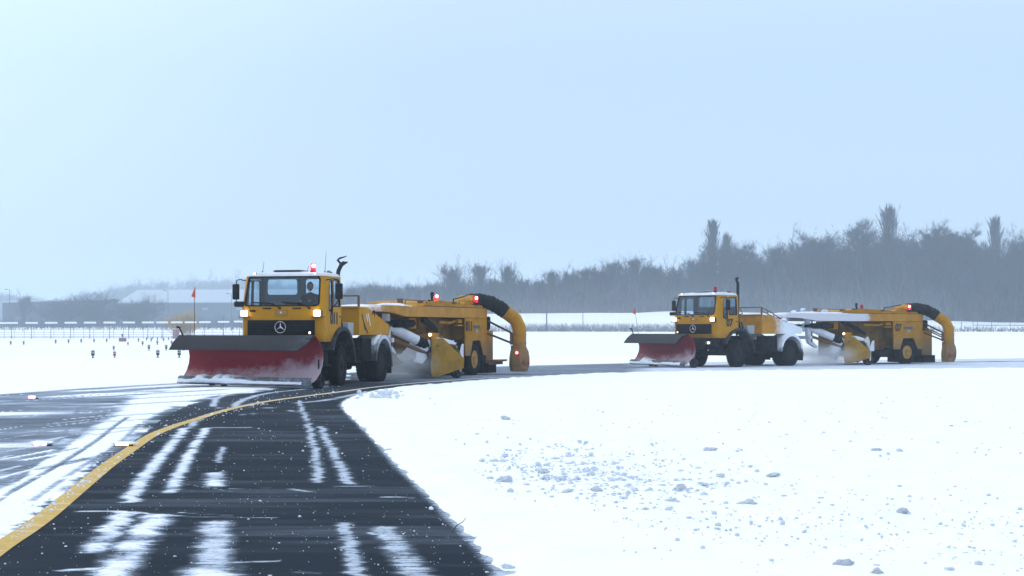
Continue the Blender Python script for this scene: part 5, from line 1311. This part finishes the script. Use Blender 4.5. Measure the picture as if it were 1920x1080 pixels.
# ---- bare winter trees
M_bark = worn('bark', (.060, .055, .055), (.10, .10, .11), .9, 3); M_twig = new_mat('frosted_twigs', (.06, .065, .08), .9, spec=.1); M_ochre = new_mat('ochre_leaves', (.42, .28, .09), .9)
def tree_meshes(seed, kind):
    """unit: metres, about 20 m tall; returns (trunk mesh, crown mesh)"""
    r = random.Random(seed); tr = MB(); V = []; T = []
    def rv(): return Vector((r.gauss(0, 1), r.gauss(0, 1), r.gauss(0, 1))).normalized()
    def twig(p, d, L, w_):
        s_ = d.cross(rv()); s_ = s_.normalized() if s_.length > 1e-3 else Vector((1, 0, 0))
        i = len(V); V.extend([tuple(p-s_*w_), tuple(p+s_*w_), tuple(p+d*L)]); T.append((i, i+1, i+2))
    def branch(p, d, L, rad, lev, tgt):
        n = 4; pts_ = [p]; rr_ = [rad]
        for k in range(n):
            d = (d+rv()*(.16 if kind != 'poplar' else .07)+Vector((0, 0, .10 if kind == 'broad' else .25 if kind == 'poplar' else .04))).normalized(); p = p+d*(L/n); pts_.append(p); rr_.append(rad*(1-.75*(k+1)/n))
        if lev <= 2: tgt.append((pts_, rr_, lev))
        if lev >= 2:
            for k in range(26 if lev == 2 else 16):
                t_ = r.uniform(.15, 1); i = min(n-1, int(t_*n)); q = pts_[i].lerp(pts_[i+1], t_*n-i)
                dd = (d*(1.0 if kind != 'poplar' else 1.6)+rv()*(.95 if kind != 'poplar' else .5)+Vector((0, 0, .15 if kind != 'poplar' else .8))).normalized()
                twig(q, dd, r.uniform(.5, 1.5)*(1 if kind != 'poplar' else .8), r.uniform(.012, .035))
        if lev < 3:
            m = {0: 9, 1: 7, 2: 5}[lev]
            for k in range(m):
                t_ = r.uniform(.25, 1) if lev else r.uniform(.3, 1); i = min(n-1, int(t_*n)); q = pts_[i].lerp(pts_[i+1], t_*n-i)
                out_ = rv(); out_.z = abs(out_.z)*.3; dd = (d*.75+out_*(.75 if kind == 'broad' else .9)).normalized()
                branch(q, dd, L*r.uniform(.45, .68), rr_[i]*.55, lev+1, tgt)
    bl = []
    if kind == 'poplar':
        H = 20; tk = [(Vector((math.sin(z*.3)*.1, 0, z)), .32*(1-z/H)+.03) for z in range(0, H+1, 2)]
        bl.append(([a for a, b in tk], [b for a, b in tk], 0))
        for k in range(110):
            z = 1.5+16.5*(k/110); prof_ = .70 if z < 4 else .95 if z < 13 else (20.5-z)/7.5; a = r.uniform(0, 6.28); d = Vector((math.cos(a)*.42, math.sin(a)*.42, 1)).normalized()
            branch(Vector((0, 0, z)), d, (3.4+1.4*r.random())*max(.13, prof_), .06, 2, bl)
    elif kind == 'broad':
        H = 20; base = [Vector((0, 0, 0)), Vector((.1, .05, 2.2)), Vector((.0, .1, 4.4)), Vector((.2, 0, 6.2))]; bl.append((base, [.42, .36, .32, .26], 0))
        for k in range(8):
            a = k*2.4+r.uniform(-.4, .4); d = Vector((math.cos(a)*r.uniform(.25, .85), math.sin(a)*r.uniform(.25, .85), 1.0)).normalized()
            branch(base[1+k % 3].lerp(base[3], r.random()*.6), d, r.uniform(7.5, 10.5), .2, 1, bl)
        branch(base[3], Vector((0, 0, 1)), 7.5, .22, 0, bl)
    elif kind == 'tall':
        H = 20; tk = [(Vector((math.sin(z*.4+seed)*.25, math.cos(z*.3)*.2, z)), .34*(1-z/(H+1))+.03) for z in range(0, 17, 2)]
        bl.append(([a for a, b in tk], [b for a, b in tk], 0))
        for k in range(26):
            z = 4.0+12*(k/26); a = k*2.4; el = .7+1.1*(z/16); d = Vector((math.cos(a), math.sin(a), el)).normalized()
            branch(Vector((math.sin(z*.4+seed)*.25, 0, z)), d, r.uniform(3.0, 5.2)*(1.15-.5*z/18), .11, 1 if k % 3 else 1, bl)
    else:    # bush
        for k in range(14):
            a = k*2.4; d = Vector((math.cos(a)*.6, math.sin(a)*.6, 1)).normalized(); branch(Vector((math.cos(a)*.4, math.sin(a)*.4, 0)), d, r.uniform(5, 8), .12, 1, bl)
    cr = MB()
    for pts_, rr_, lev in bl:
        (tr if lev == 0 else cr).tube(pts_, [max(x, .015) for x in rr_], 5 if lev < 2 else 3, False) if lev < 2 or r.random() < .8 else None
    if not tr.v: tr.tube([(0, 0, -.3), (0, 0, 1.5)], .25, 6)
    tm = tr.mesh('trunk', M_bark, 0)
    cv = np.array(cr.v, np.float32).reshape(-1, 3); o = len(cv); me = bpy.data.meshes.new('crown')
    Vn = np.concatenate([cv, np.array(V, np.float32)]); loops = []; starts = []; n_ = 0
    for f in cr.f: starts.append(n_); loops += list(f); n_ += len(f)
    for f in T: starts.append(n_); loops += [f[0]+o, f[1]+o, f[2]+o]; n_ += 3
    me.vertices.add(len(Vn)); me.vertices.foreach_set('co', Vn.ravel()); me.loops.add(n_); me.loops.foreach_set('vertex_index', np.array(loops, np.int32))
    me.polygons.add(len(starts)); me.polygons.foreach_set('loop_start', np.array(starts, np.int32)); me.update(); me.validate(); me.materials.append(M_twig)
    zmax = float(np.percentile(Vn[:, 2], 99.7)); return tm, me, zmax
PROT = {}
for kind, seeds in (('broad', (1, 2, 3)), ('tall', (4, 5, 6)), ('poplar', (7, 8)), ('bush', (9, 10))):
    PROT[kind] = [tree_meshes(s, kind) for s in seeds]
TR = random.Random(77)
def tree(kind, px, D, ytop, lab, group=None, wide=1.0, name=None, cat='tree', crown_mat=None, v=None):
    X = at_px(px, D); z0 = tz(X, D); Ht = max(2.0, H0+(HY-ytop)/F*D-z0); tm, cm, zm = PROT[kind][TR.randrange(len(PROT[kind])) if v is None else v]
    r = empty(name or ('poplar_tree' if kind == 'poplar' else 'bush' if kind == 'bush' else 'bare_tree'), (X, D, z0-.1), TR.uniform(0, 6.28)); k = Ht/zm; r.scale = (k*wide, k*wide, k)
    link('trunk', tm, r); c = link('crown', cm, r)
    if crown_mat: c.data = cm.copy(); c.data.materials[0] = crown_mat
    tag(r, lab, cat, group); return r
SKY = [(640, 528), (700, 520), (760, 528), (800, 522), (815, 512), (850, 504), (900, 506), (930, 510), (960, 510), (985, 514), (1000, 518), (1050, 505), (1090, 497), (1140, 490), (1180, 478), (1210, 487), (1260, 486), (1300, 472), (1345, 452), (1380, 450), (1420, 460), (1440, 470), (1470, 442), (1490, 433), (1540, 436), (1570, 445), (1600, 420), (1630, 410), (1690, 430), (1720, 420), (1760, 420), (1800, 422), (1820, 442), (1885, 450), (1920, 432), (2050, 425), (2300, 430)]
def sky(px): return float(np.interp(px, [s[0] for s in SKY], [s[1] for s in SKY]))
tree('poplar', 1336, 400, 411, 'tall slender poplar rising alone left of the middle of the right wood', v=0, wide=1.1)
tree('poplar', 1667, 400, 384, 'tallest slender poplar, the highest point of the right wood', v=1, wide=1.15)
tree('poplar', 1866, 400, 405, 'slender poplar near the right edge of the wood', v=0, wide=1.0)
tree('poplar', 1362, 410, 436, 'shorter slender poplar just right of the lone tall poplar', v=1)
tree('broad', 850, 397, 484, 'broad round bare tree above the nearer sweeper trailer', v=0, wide=1.05)
tree('broad', 900, 397, 490, 'round bare tree just right of the broad one above the nearer sweeper', v=1)
tree('broad', 955, 397, 487, 'fan shaped bare tree with separate branches above the nearer blower pipe', v=2)
tree('tall', 1615, 402, 413, 'tall open bare tree just left of the tallest poplar', v=1)
tree('broad', 1185, 420, 477, 'pale open bare tree standing above the wood between the two ploughs', v=1)
tree('broad', 1497, 402, 432, 'spreading bare tree above the farther sweeper trailer', v=0)
px = 655
while px < 2250:
    D = TR.uniform(398, 412); ys_ = sky(px)+TR.uniform(-6, 9)
    if min(abs(px-q) for q in (850, 905, 955, 1615, 1185, 1497)) > 16:
        kind = 'broad' if px < 1300 else TR.choice(('broad', 'broad', 'tall'))
        tree(kind, px, D, ys_, 'bare winter tree in the front row of the wood behind the snowy bank', 'bare trees in the front row of the wood', wide=TR.uniform(.9, 1.2))
    px += TR.uniform(22, 36)
px = 700
while px < 2300:
    tree(TR.choice(('broad', 'tall')), px, TR.uniform(425, 450), sky(px)+TR.uniform(14, 40), 'bare winter tree deeper in the wood behind the snowy bank', 'bare trees deeper in the wood', wide=TR.uniform(1.0, 1.3)); px += TR.uniform(34, 52)
SKL = [(-300, 548), (20, 546), (45, 543), (60, 555), (100, 560), (150, 543), (170, 545), (200, 538), (240, 527), (270, 523), (300, 524), (340, 528), (380, 516), (400, 514), (420, 511), (450, 516), (500, 520), (640, 528), (760, 530), (800, 528)]
px = -260
while px < 820:
    ys_ = float(np.interp(px, [s[0] for s in SKL], [s[1] for s in SKL]))+TR.uniform(-1, 6)
    tree('broad', px, TR.uniform(1150, 1300), ys_, 'hazy bare tree of the distant row beyond the sheds', 'hazy bare trees beyond the sheds', wide=TR.uniform(1.1, 1.5)); px += TR.uniform(15, 24)
tree('bush', 150, 535, 549, 'dark bare thicket in front of the leftmost shed', v=0, wide=1.7); tree('bush', 112, 540, 563, 'smaller bare thicket before the leftmost shed, left of the dark one', v=1, wide=1.6)
tree('bush', 188, 535, 572, 'bare thicket at the right end of the leftmost shed', v=1, wide=1.5)
tree('bush', 268, 530, 551, 'dark bare thicket in front of the blue-grey hall', v=1, wide=1.35); tree('bush', 248, 534, 566, 'smaller bare thicket left of the dark one before the blue-grey hall', v=0, wide=1.3)
tree('broad', 45, 545, 546, 'single bare tree rising behind the tall lamp post at the left', v=0)
tree('bush', 338, 312, 580, 'ochre leaved shrub left of the orange pennant of the nearer plough', wide=.9, cat='shrub', crown_mat=M_ochre, v=0)
tree('bush', 352, 312, 586, 'ochre leaved shrub right behind the orange pennant of the nearer plough', wide=.9, cat='shrub', crown_mat=M_ochre, v=1)
# the dense wood itself and the scrub: far too many stems to count
def stems(name, lab, boxes, mat, seed):
    rs = np.random.RandomState(seed); V, T = [], []; o = 0
    for (p0, p1, D0, D1, n, h0, h1, w0, w1, lean) in boxes:
        if name == 'wood': h0 = 5
        px_ = rs.uniform(p0, p1, n); D_ = rs.uniform(D0, D1, n); X_ = (px_-960)/F*D_; z_ = terrain(X_, D_)
        h_ = rs.uniform(h0, h1, n)
        if name == 'wood':
            cap = H0+(HY-np.array([sky(q) if q > 640 else 530 for q in px_])-rs.uniform(.10, .50, n)*np.where(px_ > 1280, 1.7, 1.0)*np.array([600-sky(q) for q in px_]))/F*D_-z_; h_ = np.minimum(h_*1.6, np.maximum(cap, 2))
        if name == 'distant_wood':
            cap = H0+(HY-np.array([float(np.interp(q, [s_[0] for s_ in SKL], [s_[1] for s_ in SKL])) for q in px_])-rs.uniform(5, 22, n))/F*D_-z_; h_ = np.minimum(h_*1.5, np.maximum(cap, 2))
        w_ = rs.uniform(w0, w1, n); b0 = z_+np.where(rs.rand(n) < .45, 0, h_*rs.uniform(.2, .7, n)); a_ = rs.uniform(0, PI, n); ln = rs.normal(0, lean, (n, 2))
        dx, dy = np.cos(a_)*w_, np.sin(a_)*w_; top = z_+h_
        v = np.stack([np.stack([X_-dx, D_-dy, b0], 1), np.stack([X_+dx, D_+dy, b0], 1), np.stack([X_+ln[:, 0]*(top-b0), D_+ln[:, 1]*(top-b0), top], 1)], 1).reshape(-1, 3)
        V.append(v); T.append(np.arange(n*3).reshape(n, 3)+o); o += n*3
    ob = link(name, tri_mesh(name, np.concatenate(V), np.concatenate(T))); ob.data.materials.append(mat); return tag(ob, lab, 'woodland', kind='stuff')
M_wood = worn('wood_stems', (.035, .04, .052), (.13, .14, .165), .9, .12, amt=1.0)
stems('wood', 'dense grey winter wood massed behind the snowy bank', [(640, 2400, 396, 470, 42000, 5, 18, .06, .22, .22)], M_wood, 3)
stems('distant_wood', 'faint hazy wood far beyond the sheds', [(-400, 900, 1180, 1330, 16000, 8, 34, .25, .7, .3)], M_twig, 9)
stems('scrub', 'grey reeds and scrub along the foot of the snowy bank', [(960, 1600, 338, 368, 9000, .4, 2.2, .02, .06, .6), (640, 960, 338, 368, 2600, .4, 2.0, .02, .06, .6), (1600, 2300, 344, 372, 2600, .4, 1.6, .04, .10, .2)], M_twig, 5)
stems('far_scrub', 'low hazy scrub in front of the distant sheds', [(-300, 640, 500, 545, 6000, .8, 4.0, .05, .14, .2)], M_twig, 6)

# ------------------------------------------------------------------ haze: blown snow in the air, and the spray at the brooms
def volume_mat(name, col, dens, aniso=0.2):
    m = bpy.data.materials.new(name); m.use_nodes = True; t = m.node_tree; t.nodes.clear()
    o = N(t, 'ShaderNodeOutputMaterial'); v = N(t, 'ShaderNodeVolumePrincipled'); v.inputs['Color'].default_value = (*col, 1); v.inputs['Density'].default_value = dens; v.inputs['Anisotropy'].default_value = aniso
    t.links.new(v.outputs[0], o.inputs['Volume']); return m
HAZE = .00072
mb = MB(); mb.box((0, 1120, 19.5), (2700, 2460, 42.0)); o = mb.build('haze', volume_mat('haze_air', (.76, .89, 1.0), HAZE, 0.0), None, 0)
tag(o, 'pale blue winter haze filling the air over the airfield', 'haze', kind='stuff')

def spray(loc, sc_, rz, dens, lab):
    b = bmesh.new(); bmesh.ops.create_icosphere(b, subdivisions=3, radius=1); me = bpy.data.meshes.new('snow_spray'); b.to_mesh(me); b.free()
    m = volume_mat('snow_spray', (.95, .97, 1.0), 0, 0.0); t = m.node_tree; v = t.nodes['Principled Volume']
    co = N(t, 'ShaderNodeTexCoord'); ln = N(t, 'ShaderNodeVectorMath', operation='LENGTH'); t.links.new(co.outputs['Object'], ln.inputs[0])
    fall = mrange(t, ln.outputs['Value'], .15, .98, 1, 0, True); n = mrange(t, noise(t, 2.2, 4, .6), .35, .7, .2, 1)
    t.links.new(mathn(t, 'MULTIPLY', mathn(t, 'MULTIPLY', fall, n), dens), v.inputs['Density']); me.materials.append(m)
    o = link('snow_spray', me); o.location = loc; o.scale = sc_; o.rotation_euler = (0, 0, rz); tag(o, lab, 'blown snow', kind='stuff')
def tpt(tr, x, y, z):
    c, s = math.cos(tr.rotation_euler[2]), math.sin(tr.rotation_euler[2]); return (tr.location[0]+c*x-s*y, tr.location[1]+s*x+c*y, z)
spray(tpt(trailer1, 4.9, .5, .42), (1.9, 1.7, .62), trailer1.rotation_euler[2], 1.4, 'powder snow whirled up at the broom of the nearer sweeper')
spray(tpt(trailer2, 4.9, .9, .42), (1.9, 1.9, .66), trailer2.rotation_euler[2], 1.9, 'powder snow whirled up at the broom of the farther sweeper')

# low drifting snow at the foot of the wood
mb = MB(); mb.box((0, 0, 0), (2, 2, 2)); me = mb.mesh('drifting_snow', volume_mat('drifting_snow', (.90, .95, 1.0), 0, 0.0), 0); m = me.materials[0]; t = m.node_tree; v = t.nodes['Principled Volume']
co = N(t, 'ShaderNodeTexCoord'); s_ = N(t, 'ShaderNodeSeparateXYZ'); t.links.new(co.outputs['Object'], s_.inputs[0])
fz = mrange(t, s_.outputs['Z'], -1, .95, 1, 0); fx = mrange(t, mathn(t, 'ABSOLUTE', s_.outputs['X']), .5, .98, 1, 0, True); nz_ = mrange(t, noise(t, 2.5, 3, .6), .35, .7, .25, 1)
t.links.new(mathn(t, 'MULTIPLY', mathn(t, 'MULTIPLY', mathn(t, 'MULTIPLY', mathn(t, 'POWER', fz, 2.2), fx), nz_), .010), v.inputs['Density'])
o = link('drifting_snow', me); o.location = (28, 362, 8.0); o.scale = (85, 30, 9.0); tag(o, 'pale drifting snow hanging low along the foot of the wood', 'blown snow', kind='stuff')
